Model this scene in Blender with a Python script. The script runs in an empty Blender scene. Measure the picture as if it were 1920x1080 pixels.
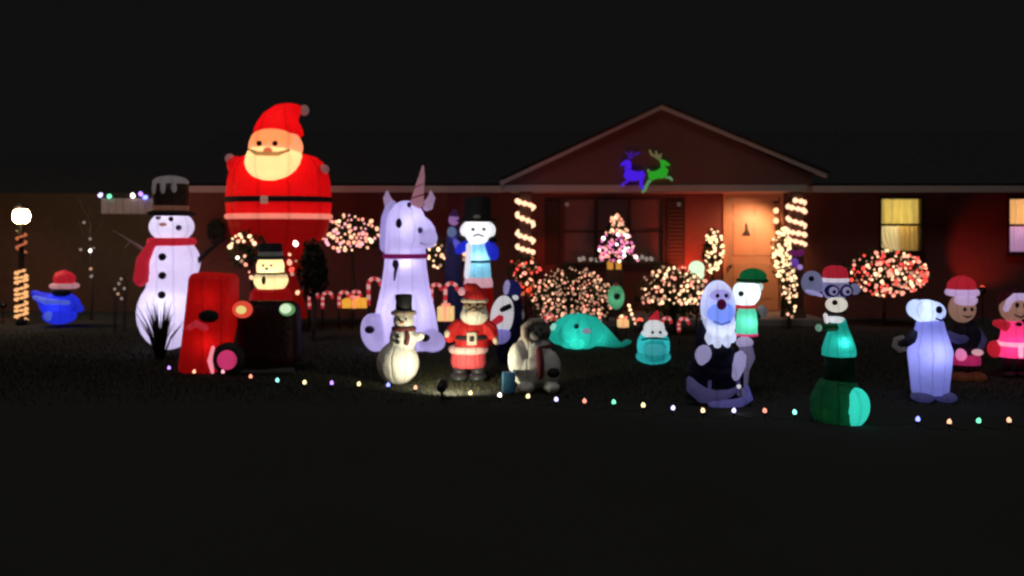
import bpy, bmesh, math, random
from mathutils import Vector, Matrix
random.seed(7)
PI = math.pi
sc = bpy.context.scene
COL = sc.collection

# ------------------------------------------------------------------ camera, night sky, added fill sun, exposure
F = 1663.0      # focal length in photo pixels (1920 wide)
H = 430.0       # photo row of the horizon
E = 1.9         # eye height
cam_d = bpy.data.cameras.new('camera')
cam_d.sensor_width = 36.0
cam_d.lens = F / 1920 * 36.0
cam_d.shift_y = -(540 - H) / 1920
cam_d.clip_start = 0.1
cam_d.clip_end = 2000
cam_d.dof.use_dof = True
cam_d.dof.focus_distance = 4.6
cam_d.dof.aperture_fstop = 1.9
cam = bpy.data.objects.new('camera', cam_d)
cam.location = (0, 0, E)
cam.rotation_euler = (PI / 2, 0, 0)
COL.objects.link(cam)
sc.camera = cam

SUN_EL, SUN_ROT = math.radians(50), math.radians(200)
world = bpy.data.worlds.new('World')
sc.world = world
world.use_nodes = True
wn, wl = world.node_tree.nodes, world.node_tree.links
bg = wn['Background']
sky = wn.new('ShaderNodeTexSky')
sky.sky_type = 'NISHITA'
sky.sun_disc = False
sky.sun_elevation = SUN_EL
sky.sun_rotation = SUN_ROT
hs = wn.new('ShaderNodeHueSaturation')
hs.inputs['Saturation'].default_value = 0.0
hs.inputs['Value'].default_value = 0.012
wl.new(sky.outputs['Color'], hs.inputs['Color'])
mx = wn.new('ShaderNodeMix')
mx.data_type = 'RGBA'
mx.inputs['Factor'].default_value = 0.93
wl.new(hs.outputs['Color'], mx.inputs['A'])
mx.inputs['B'].default_value = (0.0495, 0.0495, 0.0505, 1)
wl.new(mx.outputs['Result'], bg.inputs['Color'])
bg.inputs['Strength'].default_value = 0.1

fill_sun_d = bpy.data.lights.new('fill_sun', 'SUN')  # added sun lamp, lifts the ground out of black
fill_sun_d.energy = 0.34
fill_sun_d.angle = math.radians(20)
fill_sun_d.color = (1.0, 0.97, 0.95)
fill_sun_obj = bpy.data.objects.new('fill_sun', fill_sun_d)
fill_sun_obj.rotation_euler = (math.radians(24), 0, math.radians(-20))
fill_sun_obj.location = (0, 0, 30)
COL.objects.link(fill_sun_obj)

sc.view_settings.view_transform = 'Standard'
sc.view_settings.look = 'None'
sc.view_settings.exposure = 0.0
sc.view_settings.gamma = 1.0
try:
    sc.cycles.filter_width = 1.9
    sc.cycles.use_denoising = True
    sc.cycles.max_bounces = 6
    sc.cycles.transparent_max_bounces = 6
    sc.cycles.sample_clamp_indirect = 3.0
    sc.cycles.use_light_tree = True
except Exception:
    pass

# ------------------------------------------------------------------ materials
MATS = {}
GLOW = 0.6          # scale of the even emission painted in for light bouncing inside the cloth
def srgb(r, g, b):
    def f(c):
        c /= 255.0
        return c / 12.92 if c <= 0.04045 else ((c + 0.055) / 1.055) ** 2.4
    return (f(r), f(g), f(b), 1)

def _new(name):
    m = bpy.data.materials.new(name)
    m.use_nodes = True
    nt = m.node_tree
    nt.nodes.clear()
    out = nt.nodes.new('ShaderNodeOutputMaterial')
    return m, nt, out

def _coord(nt, scale=1.0):
    tc = nt.nodes.new('ShaderNodeTexCoord')
    mp = nt.nodes.new('ShaderNodeMapping')
    mp.inputs['Scale'].default_value = (scale, scale, scale) if not isinstance(scale, tuple) else scale
    nt.links.new(tc.outputs['Object'], mp.inputs['Vector'])
    return mp.outputs['Vector']

def surf(name, col, rough=0.7, noise=0.25, nscale=6.0, bump=0.3, bscale=40.0, metal=0.0, brick=None, siding=None, spec=0.4):
    """ordinary reflecting surface with uneven colour and fine relief"""
    if name in MATS: return MATS[name]
    m, nt, out = _new(name)
    N, L = nt.nodes, nt.links
    p = N.new('ShaderNodeBsdfPrincipled')
    p.inputs['Roughness'].default_value = rough
    p.inputs['Metallic'].default_value = metal
    p.inputs['Specular IOR Level'].default_value = spec
    v = _coord(nt)
    n1 = N.new('ShaderNodeTexNoise')
    n1.inputs['Scale'].default_value = nscale
    n1.inputs['Detail'].default_value = 6
    L.new(v, n1.inputs['Vector'])
    mixc = N.new('ShaderNodeMix')
    mixc.data_type = 'RGBA'
    mixc.inputs['A'].default_value = tuple(c * (1 - noise) for c in col[:3]) + (1,)
    mixc.inputs['B'].default_value = tuple(min(1, c * (1 + noise)) for c in col[:3]) + (1,)
    L.new(n1.outputs['Fac'], mixc.inputs['Factor'])
    colour = mixc.outputs['Result']
    n2 = N.new('ShaderNodeTexNoise')
    n2.inputs['Scale'].default_value = bscale
    n2.inputs['Detail'].default_value = 4
    L.new(v, n2.inputs['Vector'])
    height = n2.outputs['Fac']
    if brick:
        tc2 = N.new('ShaderNodeTexCoord')
        mp2 = N.new('ShaderNodeMapping')
        mp2.inputs['Rotation'].default_value = (PI / 2, 0, 0)
        L.new(tc2.outputs['Object'], mp2.inputs['Vector'])
        b = N.new('ShaderNodeTexBrick')
        b.inputs['Scale'].default_value = 4.5
        b.inputs['Mortar Size'].default_value = 0.012
        b.inputs['Color1'].default_value = (0.9, 0.9, 0.9, 1)
        b.inputs['Color2'].default_value = (1.05, 1.0, 1.0, 1)
        b.inputs['Mortar'].default_value = (1.35, 1.4, 1.4, 1)
        L.new(mp2.outputs['Vector'], b.inputs['Vector'])
        mul = N.new('ShaderNodeMix')
        mul.data_type = 'RGBA'
        mul.blend_type = 'MULTIPLY'
        mul.inputs['Factor'].default_value = 1
        L.new(colour, mul.inputs['A'])
        L.new(b.outputs['Color'], mul.inputs['B'])
        colour = mul.outputs['Result']
    L.new(colour, p.inputs['Base Color'])
    if siding:
        w = N.new('ShaderNodeTexWave')
        w.bands_direction = 'Z'
        w.wave_profile = 'SAW'
        w.inputs['Scale'].default_value = siding
        L.new(v, w.inputs['Vector'])
        ad = N.new('ShaderNodeMath')
        ad.operation = 'MULTIPLY_ADD'
        L.new(n2.outputs['Fac'], ad.inputs[0])
        ad.inputs[1].default_value = 0.2
        L.new(w.outputs['Fac'], ad.inputs[2])
        height = ad.outputs[0]
    bp = N.new('ShaderNodeBump')
    bp.inputs['Strength'].default_value = bump
    bp.inputs['Distance'].default_value = 0.02
    L.new(height, bp.inputs['Height'])
    L.new(bp.outputs['Normal'], p.inputs['Normal'])
    L.new(p.outputs['BSDF'], out.inputs['Surface'])
    MATS[name] = m
    return m

def fabric(name, col, glow=0.0, trans=0.5, gcol=None, seams=9):
    """thin nylon of an inflatable: scatters and lets light through; glow = emission put in place of lamp light inside"""
    if name in MATS: return MATS[name]
    m, nt, out = _new(name)
    N, L = nt.nodes, nt.links
    v = _coord(nt)
    n1 = N.new('ShaderNodeTexNoise')
    n1.inputs['Scale'].default_value = 5.0
    n1.inputs['Detail'].default_value = 5
    n1.inputs['Distortion'].default_value = 1.2
    L.new(v, n1.inputs['Vector'])
    n2 = N.new('ShaderNodeTexNoise')
    n2.inputs['Scale'].default_value = 18.0
    n2.inputs['Detail'].default_value = 3
    L.new(v, n2.inputs['Vector'])
    mixc = N.new('ShaderNodeMix')
    mixc.data_type = 'RGBA'
    mixc.inputs['A'].default_value = tuple(c * 0.88 for c in col[:3]) + (1,)
    mixc.inputs['B'].default_value = tuple(min(1, c * 1.1) for c in col[:3]) + (1,)
    L.new(n1.outputs['Fac'], mixc.inputs['Factor'])
    # sewn seams between the gores: thin darker stitching and puckers running up the panels
    sp = N.new('ShaderNodeSeparateXYZ'); L.new(v, sp.inputs[0])
    at = N.new('ShaderNodeMath'); at.operation = 'ARCTAN2'; L.new(sp.outputs['Y'], at.inputs[0]); L.new(sp.outputs['X'], at.inputs[1])
    def mth(op, a, b=None, c=None):
        n_ = N.new('ShaderNodeMath'); n_.operation = op
        for i_, q_ in enumerate((a, b, c)):
            if q_ is None: continue
            if isinstance(q_, (int, float)): n_.inputs[i_].default_value = q_
            else: L.new(q_, n_.inputs[i_])
        return n_.outputs[0]
    wob = mth('MULTIPLY_ADD', n1.outputs['Fac'], 0.12, at.outputs[0])
    fr = mth('ABSOLUTE', mth('SUBTRACT', mth('FRACT', mth('MULTIPLY', wob, seams / (2 * PI))), 0.5))
    seam = N.new('ShaderNodeMapRange'); seam.interpolation_type = 'SMOOTHSTEP'
    L.new(fr, seam.inputs['Value']); seam.inputs['From Min'].default_value = 0.0; seam.inputs['From Max'].default_value = 0.10
    seam.inputs['To Min'].default_value = 0.8; seam.inputs['To Max'].default_value = 1.0
    mulc = N.new('ShaderNodeMix'); mulc.data_type = 'RGBA'; mulc.blend_type = 'MULTIPLY'; mulc.inputs['Factor'].default_value = 1
    L.new(mixc.outputs['Result'], mulc.inputs['A']); L.new(seam.outputs['Result'], mulc.inputs['B'])
    mixc = mulc
    bp = N.new('ShaderNodeBump')
    bp.inputs['Strength'].default_value = 0.6
    bp.inputs['Distance'].default_value = 0.05
    ad = N.new('ShaderNodeMath')
    ad.operation = 'MULTIPLY_ADD'
    L.new(n2.outputs['Fac'], ad.inputs[0])
    ad.inputs[1].default_value = 0.25
    L.new(mth('MULTIPLY_ADD', seam.outputs['Result'], 1.6, n1.outputs['Fac']), ad.inputs[2])
    L.new(ad.outputs[0], bp.inputs['Height'])
    p = N.new('ShaderNodeBsdfPrincipled')
    p.inputs['Roughness'].default_value = 0.55
    p.inputs['Specular IOR Level'].default_value = 0.3
    L.new(mixc.outputs['Result'], p.inputs['Base Color'])
    L.new(bp.outputs['Normal'], p.inputs['Normal'])
    t = N.new('ShaderNodeBsdfTranslucent')
    L.new(mixc.outputs['Result'], t.inputs['Color'])
    L.new(bp.outputs['Normal'], t.inputs['Normal'])
    ms = N.new('ShaderNodeMixShader')
    ms.inputs[0].default_value = trans
    L.new(p.outputs[0], ms.inputs[1])
    L.new(t.outputs[0], ms.inputs[2])
    last = ms.outputs[0]
    if glow > 0:
        e = N.new('ShaderNodeEmission')
        if gcol is None:
            L.new(mixc.outputs['Result'], e.inputs['Color'])
        else:
            e.inputs['Color'].default_value = gcol
        e.inputs['Strength'].default_value = glow * GLOW  # even emission stands in for lamp light on the cloth
        a = N.new('ShaderNodeAddShader')
        L.new(last, a.inputs[0])
        L.new(e.outputs[0], a.inputs[1])
        last = a.outputs[0]
    L.new(last, out.inputs['Surface'])
    MATS[name] = m
    return m

def emit(name, col, strength):
    if name in MATS: return MATS[name]
    m, nt, out = _new(name)
    e = nt.nodes.new('ShaderNodeEmission')
    e.inputs['Color'].default_value = col
    e.inputs['Strength'].default_value = strength
    nt.links.new(e.outputs[0], out.inputs['Surface'])
    MATS[name] = m
    return m

# ------------------------------------------------------------------ mesh helpers
class MB:
    """collects shapes; every call takes metres in the thing's own space"""
    def __init__(s):
        s.v, s.f = [], []
    def grid(s, rings, closed_ring=True, cap0=False, cap1=False):
        base = len(s.v)
        n = len(rings[0])
        for r in rings: s.v += [tuple(p) for p in r]
        for i in range(len(rings) - 1):
            for j in range(n if closed_ring else n - 1):
                a, b = base + i * n + j, base + i * n + (j + 1) % n
                s.f.append((a, b, b + n, a + n))
        if cap0: s.f.append(tuple(base + j for j in reversed(range(n))))
        if cap1: s.f.append(tuple(base + (len(rings) - 1) * n + j for j in range(n)))
    def ell(s, c, r, rot=0.0, seg=20, ring=12, tilt=0.0):
        M = Matrix.Rotation(rot, 3, 'Y') @ Matrix.Rotation(tilt, 3, 'X')
        rings = []
        for i in range(ring + 1):
            t = PI * i / ring
            t = min(max(t, 0.02), PI - 0.02)
            rr, z = math.sin(t), -math.cos(t)
            rings.append([Vector(c) + M @ Vector((r[0] * rr * math.cos(2 * PI * j / seg), r[1] * rr * math.sin(2 * PI * j / seg), r[2] * z)) for j in range(seg)])
        s.grid(rings, True, True, True)
    def tube(s, pts, rad, seg=10, flat=1.0):
        pts = [Vector(p) for p in pts]
        if not isinstance(rad, (list, tuple)): rad = [rad] * len(pts)
        rings = []
        up = Vector((0, 1, 0))
        n = len(pts)
        for i, p in enumerate(pts):
            d = (pts[min(i + 1, n - 1)] - pts[max(i - 1, 0)]).normalized()
            a = d.cross(up)
            if a.length < 1e-3: a = d.cross(Vector((1, 0, 0)))
            a.normalize()
            b = d.cross(a).normalized()
            def ring(q, r):
                return [q + a * (r * math.cos(2 * PI * j / seg)) + b * (r * flat * math.sin(2 * PI * j / seg)) for j in range(seg)]
            if i == 0:
                for k in (0.15, 0.7): rings.append(ring(p - d * rad[0] * (1 - k) * 0.8, rad[0] * (k if k > .3 else .3)))
            rings.append(ring(p, rad[i]))
            if i == n - 1:
                for k in (0.7, 0.15): rings.append(ring(p + d * rad[i] * (1 - k) * 0.8, rad[i] * (k if k > .3 else .3)))
        s.grid(rings, True, True, True)
    def lathe(s, c, prof, seg=28, sy=1.0, cap=True):
        rings = [[(c[0] + r * math.cos(2 * PI * j / seg), c[1] + sy * r * math.sin(2 * PI * j / seg), c[2] + z) for j in range(seg)] for z, r in prof]
        s.grid(rings, True, cap, cap)
    def box(s, x0, x1, y0, y1, z0, z1):
        b = len(s.v)
        s.v += [(x0, y0, z0), (x1, y0, z0), (x1, y1, z0), (x0, y1, z0), (x0, y0, z1), (x1, y0, z1), (x1, y1, z1), (x0, y1, z1)]
        s.f += [tuple(b + i for i in q) for q in ((3, 2, 1, 0), (4, 5, 6, 7), (0, 1, 5, 4), (1, 2, 6, 5), (2, 3, 7, 6), (3, 0, 4, 7))]
    def prism(s, poly, y0, y1):
        """poly = [(x, z)...] counter-clockwise seen from the front (-y)"""
        b, n = len(s.v), len(poly)
        s.v += [(x, y0, z) for x, z in poly] + [(x, y1, z) for x, z in poly]
        s.f.append(tuple(b + i for i in range(n)))
        s.f.append(tuple(b + n + i for i in reversed(range(n))))
        for i in range(n):
            j = (i + 1) % n
            s.f.append((b + j, b + i, b + n + i, b + n + j))
    def quad(s, a, b, c, d):
        k = len(s.v)
        s.v += [tuple(a), tuple(b), tuple(c), tuple(d)]
        s.f.append((k, k + 1, k + 2, k + 3))
    def mesh(s, name, mat, smooth=True):
        me = bpy.data.meshes.new(name)
        me.from_pydata(s.v, [], s.f)
        me.materials.append(mat)
        if smooth: me.polygons.foreach_set('use_smooth', [True] * len(me.polygons))
        me.update()
        return me
    def build(s, name, mat, parent=None, smooth=True, bevel=0, voxel=0, relax=3):
        me = s.mesh(name, mat, smooth)
        bm = bmesh.new(); bm.from_mesh(me)
        bmesh.ops.recalc_face_normals(bm, faces=bm.faces)
        bm.to_mesh(me); bm.free()
        o = bpy.data.objects.new(name, me)
        COL.objects.link(o)
        o.parent = parent
        if bevel:
            b = o.modifiers.new('bevel', 'BEVEL'); b.width = bevel; b.segments = 3; b.limit_method = 'ANGLE'
        if voxel:
            r = o.modifiers.new('remesh', 'REMESH'); r.mode = 'VOXEL'; r.voxel_size = voxel; r.use_smooth_shade = True
            k = o.modifiers.new('smooth', 'SMOOTH'); k.factor = 0.5; k.iterations = relax
        return o

def tag(o, label=None, cat=None, group=None, kind=None):
    if label: o['label'] = label
    if cat: o['category'] = cat
    if group: o['group'] = group
    if kind: o['kind'] = kind
    return o

def empty(name, loc, label=None, cat=None, group=None):
    o = bpy.data.objects.new(name, None)
    o.empty_display_size = 0.2
    o.location = loc
    COL.objects.link(o)
    return tag(o, label, cat, group)

def lamp(name, loc, energy, col, parent=None, size=0.06, spot=None, target=None, blend=0.6):
    d = bpy.data.lights.new(name, 'SPOT' if spot else 'POINT')
    d.energy = energy
    d.color = col[:3]
    d.shadow_soft_size = size
    o = bpy.data.objects.new(name, d)
    COL.objects.link(o)
    o.parent = parent
    o.location = loc
    if spot:
        d.spot_size = math.radians(spot)
        d.spot_blend = blend
        o.rotation_euler = (Vector(target) - Vector(loc)).to_track_quat('-Z', 'Y').to_euler()
    return o

def WP(px, py, d): return Vector(((px - 960) / F * d, d, E + (H - py) / F * d))
def GD(py): return E * F / (py - H)          # distance of a ground point seen at row py
def GY(d): return H + E * F / d

class Fig:
    """a thing standing on the lawn; its shapes are given in photo pixels at its own distance and turned into metres"""
    def __init__(s, name, label, cat, cx, d, group=None, base=None):
        s.s, s.cx, s.d = d / F, cx, d
        s.gy = GY(d) if base is None else base
        z = 0 if base is None else WP(cx, base, d).z
        s.root = empty(name, ((cx - 960) / F * d, d, z), label, cat, group)
    def p(s, px, py, y=0): return Vector(((px - s.cx) * s.s, y * s.s, (s.gy - py) * s.s))
    def shapes(s, items):
        m, k = MB(), s.s
        for it in items:
            t = it[0]
            if t == 'e':        # ellipsoid: px, py, rx, rz, y, ry, rot
                _, px, py, rx, rz = it[:5]
                y = it[5] if len(it) > 5 else 0
                ry = it[6] if len(it) > 6 else rx
                rot = math.radians(it[7]) if len(it) > 7 else 0
                m.ell(s.p(px, py, y), (rx * k, ry * k, rz * k), rot)
            elif t == 't':      # tube: [(px, py, y, r)...]
                m.tube([s.p(a, b, c) for a, b, c, r in it[1]], [r * k for a, b, c, r in it[1]], it[2] if len(it) > 2 else 12)
            elif t == 'l':      # lathe: px, y, [(py, r)...], sy
                _, px, y, prof = it[:4]
                m.lathe(s.p(px, s.gy, y), [((s.gy - a) * k, r * k) for a, r in prof], sy=it[4] if len(it) > 4 else 1.0)
            elif t == 'b':      # box: px0, px1, py0(top), py1(bottom), y0, y1
                _, a, b, c, d, y0, y1 = it
                m.box((a - s.cx) * k, (b - s.cx) * k, y0 * k, y1 * k, (s.gy - d) * k, (s.gy - c) * k)
            elif t == 'p':      # prism: [(px, py)...], y0, y1
                m.prism([((a - s.cx) * k, (s.gy - b) * k) for a, b in it[1]], it[2] * k, it[3] * k)
            elif t == 'o':      # ring round a vertical axis: px, py, y, R, r, sy
                _, px, py, y, R, r = it[:6]
                sy = it[6] if len(it) > 6 else 1.0
                c = s.p(px, py, y)
                rings = []
                for i in range(33):
                    a = 2 * PI * i / 32
                    ux, uy = math.cos(a), math.sin(a)
                    rings.append([(c.x + (R + r * math.cos(2 * PI * j / 8)) * k * ux, c.y + sy * (R + r * math.cos(2 * PI * j / 8)) * k * uy, c.z + r * k * math.sin(2 * PI * j / 8)) for j in range(8)])
                m.grid(rings)
        return m
    def part(s, name, mat, *items, parent=None, voxel=0, bevel=0, relax=3, label=None, smooth=True):
        o = s.shapes(items).build(name, mat, parent or s.root, smooth, bevel * s.s, voxel * s.s, relax)
        if label: o['label'] = label
        return o
    def light(s, px, py, y, energy, col=(1, 1, 1)):
        return lamp('figure_lamp', s.p(px, py, y - 9), energy * 0.8, col, s.root, 0.05)

# ------------------------------------------------------------------ shared colours
M_lawn = surf('lawn_soil', (0.044, 0.044, 0.041, 1), 0.95, 0.12, .6, 0.25, 14, spec=0.0)
M_wall = surf('brick_wall', (0.18, 0.068, 0.058, 1), 0.85, 0.2, 3, 0.3, 40, brick=True, spec=0.15)
M_gable = surf('gable_siding', (0.19, 0.09, 0.075, 1), 0.75, 0.12, 3, 0.5, 60, siding=1.0, spec=0.2)
M_trim = surf('painted_trim', (0.52, 0.42, 0.38, 1), 0.5, 0.1, 4, 0.1)
M_roof = surf('roof_shingle', (0.042, 0.041, 0.041, 1), 0.95, 0.5, 9, 0.6, 25, spec=0.05)
M_col = surf('brown_column', (0.16, 0.08, 0.06, 1), 0.7, 0.2, 5)
M_wood = surf('dark_wood', (0.085, 0.052, 0.034, 1), 0.7, 0.3, 5)
M_door = surf('orange_door', (0.62, 0.34, 0.20, 1), 0.45, 0.08, 4, 0.1)
M_conc = surf('porch_concrete', (0.22, 0.20, 0.19, 1), 0.9, 0.25, 4)
M_glass = surf('dark_window_glass', (0.17, 0.105, 0.10, 1), 0.3, 0.3, 1.5, 0.05, 3, spec=0.6)
M_black = surf('black_cloth', (0.012, 0.012, 0.014, 1), 0.7, 0.2, 5, 0.2)
M_wire = surf('dark_green_wire', (0.012, 0.02, 0.012, 1), 0.6, 0.2)
M_metal = surf('black_metal', (0.03, 0.03, 0.032, 1), 0.45, 0.2, metal=0.6)
M_leaf = surf('shrub_leaf', (0.045, 0.07, 0.03, 1), 0.6, 0.4, 8, 0.1, spec=0.2)
M_leafd = surf('dark_shrub_leaf', (0.022, 0.032, 0.018, 1), 0.6, 0.4, 8, 0.1, spec=0.2)
M_bark = surf('bark', (0.06, 0.045, 0.035, 1), 0.9, 0.4, 10, 0.6)
M_stick = surf('brown_stick', (0.10, 0.075, 0.055, 1), 0.8, 0.3)

BULB = {
    'warm': emit('bulb_warm', (1.0, 0.58, 0.33, 1), 2.61),
    'peach': emit('bulb_peach', (1.0, 0.47, 0.28, 1), 1.81),
    'pink': emit('bulb_pink', (1.0, 0.36, 0.42, 1), 1.74),
    'magenta': emit('bulb_magenta', (0.75, 0.16, 0.40, 1), 1.45),
    'red': emit('bulb_red', (1.0, 0.08, 0.06, 1), 1.59),
    'rose': emit('bulb_rose', (1.0, 0.32, 0.22, 1), 1.74),
    'yellow': emit('bulb_yellow', (1.0, 0.80, 0.36, 1), 2.46),
    'cream': emit('bulb_cream', (1.0, 0.66, 0.34, 1), 2.17),
    'green': emit('bulb_green', (0.16, 0.9, 0.42, 1), 2.17),
    'mint': emit('bulb_mint', (0.30, 1.0, 0.82, 1), 2.17),
    'blue': emit('bulb_blue', (0.24, 0.27, 1.0, 1), 2.90),
    'lavender': emit('bulb_lavender', (0.62, 0.55, 1.0, 1), 2.32),
    'purple': emit('bulb_purple', (0.42, 0.22, 0.9, 1), 2.46),
    'white': emit('bulb_white', (1.0, 0.92, 0.84, 1), 3.77),
    'dim': emit('bulb_dim', (0.60, 0.46, 0.40, 1), 0.46),
    'dimwarm': emit('bulb_dimwarm', (0.8, 0.42, 0.26, 1), 0.72),
}
_bulb_mesh = {}
def bulb_mesh(colour, r):
    key = (colour, round(r, 4))
    if key not in _bulb_mesh:
        m = MB()
        m.lathe((0, 0, 0), [(-1.0 * r, 0.35 * r), (-0.7 * r, 0.8 * r), (0, r), (0.7 * r, 0.78 * r), (1.35 * r, 0.15 * r)], seg=8)
        _bulb_mesh[key] = m.mesh('bulb', BULB[colour])
    return _bulb_mesh[key]
def add_bulb(parent, loc, colour, r):
    o = bpy.data.objects.new('bulb', bulb_mesh(colour, r))
    o.parent = parent
    o.location = loc
    o.rotation_euler = (random.uniform(-1, 1), random.uniform(-1, 1), 0)
    COL.objects.link(o)
    return o

# ------------------------------------------------------------------ ground
g = MB()
g.quad((-400, -200, 0), (400, -200, 0), (400, 600, 0), (-400, 600, 0))
tag(g.build('lawn', M_lawn, smooth=False), 'dark night lawn in front of the house', kind='structure')

gr = MB()
def blade(x, y, h, w):
    a = random.uniform(0, 2 * PI)
    dx, dy = math.cos(a) * w, math.sin(a) * w
    lx, ly = random.uniform(-.5, .5) * h, random.uniform(-.5, .5) * h
    k = len(gr.v)
    gr.v += [(x - dx, y - dy, 0.0), (x + dx, y + dy, 0.0), (x + lx, y + ly, h)]
    gr.f.append((k, k + 1, k + 2))
for i in range(70000):
    y = 9.4 + 7.8 * random.triangular(0, 1, .3)
    x = random.uniform(-0.62, 0.62) * y
    blade(x, y, random.uniform(.025, .06), random.uniform(.003, .006))
M_grass = surf('grass_blade', (0.042, 0.042, 0.022, 1), 0.7, 0.3, 2.0, 0.0, spec=0.1)
tag(gr.build('grass', M_grass, smooth=False), 'short dark grass covering the lawn', kind='stuff')

# ------------------------------------------------------------------ house
YW, YP = 19.0, 17.5                 # main wall, porch front
def hx(px, d=YW): return (px - 960) / F * d
def hz(py, d=YW): return E + (H - py) / F * d
house = empty('brick_house', (0, YW, 0), 'single storey reddish brick house with front gable porch', 'house')
def hpart(name, m, mat, parent=None, smooth=False, bevel=0):
    """geometry given in world space, stored relative to the house"""
    m.v = [(x, y - YW, z) for x, y, z in m.v]
    return m.build(name, mat, parent or house, smooth, bevel)

def wall_with_holes(m, x0, x1, z0, z1, y, holes, depth=0.14):
    xs = sorted({x0, x1} | {h[0] for h in holes} | {h[1] for h in holes})
    zs = sorted({z0, z1} | {h[2] for h in holes} | {h[3] for h in holes})
    for i in range(len(xs) - 1):
        for j in range(len(zs) - 1):
            a, b, c, d = xs[i], xs[i + 1], zs[j], zs[j + 1]
            if any(h[0] <= a and b <= h[1] and h[2] <= c and d <= h[3] for h in holes): continue
            m.quad((a, y, c), (b, y, c), (b, y, d), (a, y, d))
    for a, b, c, d in holes:
        m.quad((a, y, c), (a, y, d), (a, y + depth, d), (a, y + depth, c))
        m.quad((b, y, d), (b, y, c), (b, y + depth, c), (b, y + depth, d))
        m.quad((a, y, d), (b, y, d), (b, y + depth, d), (a, y + depth, d))
        m.quad((b, y, c), (a, y, c), (a, y + depth, c), (b, y + depth, c))

Z_EAVE = hz(356)
win_big = (hx(1056), hx(1242), hz(494), hz(374))
win_r1 = (hx(1652), hx(1727), hz(470), hz(373))
win_r2 = (hx(1892), hx(1967), hz(472), hz(373))
door_h = (hx(1362), hx(1462), 0.16, hz(368))
X0, X1 = hx(338), hx(2080)
m = MB()
wall_with_holes(m, X0, X1, 0, Z_EAVE, YW, [win_big, win_r1, win_r2, door_h])
m.quad((X0, YW, 0), (X0, YW, Z_EAVE), (X0, YW + 7, Z_EAVE), (X0, YW + 7, 0))
m.quad((X1, YW, Z_EAVE), (X1, YW, 0), (X1, YW + 7, 0), (X1, YW + 7, Z_EAVE))
m.quad((X0, YW + 7, 0), (X0, YW + 7, Z_EAVE), (X1, YW + 7, Z_EAVE), (X1, YW + 7, 0))
hpart('wall', m, M_wall)
# main roof and eaves
ov = 0.45
RZ = 4.35
mm = MB()
for (y0, z0, y1, z1) in ((YW - ov, Z_EAVE + .06, YW + 3.5, RZ), (YW + 7 + ov, Z_EAVE + .06, YW + 3.5, RZ)):
    mm.quad((X0 - .3, y0, z0), (X1 + .3, y0, z0), (X1 + .3, y1, z1), (X0 - .3, y1, z1))
    mm.quad((X0 - .3, y0, z0 + .05), (X1 + .3, y0, z0 + .05), (X1 + .3, y1, z1 + .05), (X0 - .3, y1, z1 + .05))
roof = hpart('roof', mm, M_roof)
for a, b in ((X0 - .3, hx(944, YP)), (hx(1512, YP), X1 + .3)):
    m = MB(); m.box(a, b, YW - ov - .03, YW - ov - .003, Z_EAVE - .075, Z_EAVE + .065)
    hpart('fascia', m, M_trim, bevel=.006)
    m = MB(); m.box(a, b, YW - ov, YW - .003, Z_EAVE - .03, Z_EAVE - .01)
    hpart('soffit', m, M_trim)
# porch: beam, gable, roof, ceiling, columns
gx0, gx1, gxa = hx(948, YP), hx(1545, YP), hx(1240, YP)
gz0, gz1, gza = hz(340, YP), hz(324, YP), hz(203, YP)
gzb = hz(347, YP)
m = MB()
m.prism([(gx0, gzb), (gx1 - .25, gzb), (gx1 - .25, gz1 - .05), (gxa, gza), (gx0, gz0)], YP, YP + .1)
hpart('gable', m, M_gable)
m = MB(); m.box(hx(942, YP), hx(1512, YP), YP - .05, YP + .22, hz(359, YP), gzb)
hpart('beam', m, M_trim, bevel=.008)
def rake(a, b, t=.085):
    m = MB()
    (xa, za), (xb, zb) = a, b
    m.prism([(xa, za - t), (xb, zb - t), (xb, zb), (xa, za)], YP - .08, YP - .02)
    hpart('rake_board', m, M_trim)
rake((gx0 - .06, gz0 + .02), (gxa, gza + .06))
rake((gxa, gza + .06), (gx1 + .03, gz1 - .02))
m = MB(); m.box(gx0 - .11, gx0 - .02, YP - .09, YP - .01, gzb + .002, gz0 + .02)
hpart('eave_return', m, M_trim)
mm = MB()
mm.prism([(gx0 - .12, gz0 + .03), (gxa, gza + .065), (gxa, gza + .115), (gx0 - .12, gz0 + .08)], YP - .1, YW + 3)
mm.prism([(gxa, gza + .065), (gx1 + .08, gz1 - .01), (gx1 + .08, gz1 + .04), (gxa, gza + .115)], YP - .1, YW + 3)
hpart('porch_roof', mm, M_roof)
m = MB(); m.box(gx0 + .1, hx(1508, YP), YP + .22, YW - .003, hz(357, YP), hz(355, YP))
hpart('porch_ceiling', m, M_trim)
for px in (985, 1493):
    x = hx(px, YP + .08)
    m = MB(); m.box(x - .12, x + .12, YP - .02, YP + .2, .16, hz(359, YP) - .003)
    c = hpart('column', m, M_col, bevel=.015)
    m = MB(); m.box(x - .16, x + .16, YP - .06, YP + .24, .152, .3)
    hpart('column_base', m, M_col, bevel=.012)
m = MB(); m.box(hx(940, YP), hx(1540, YP), YP - .25, YW - .003, 0, .15)
tag(m.build('porch_floor', M_conc, smooth=False, bevel=.02), 'concrete porch floor under the gable', kind='structure')
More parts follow.
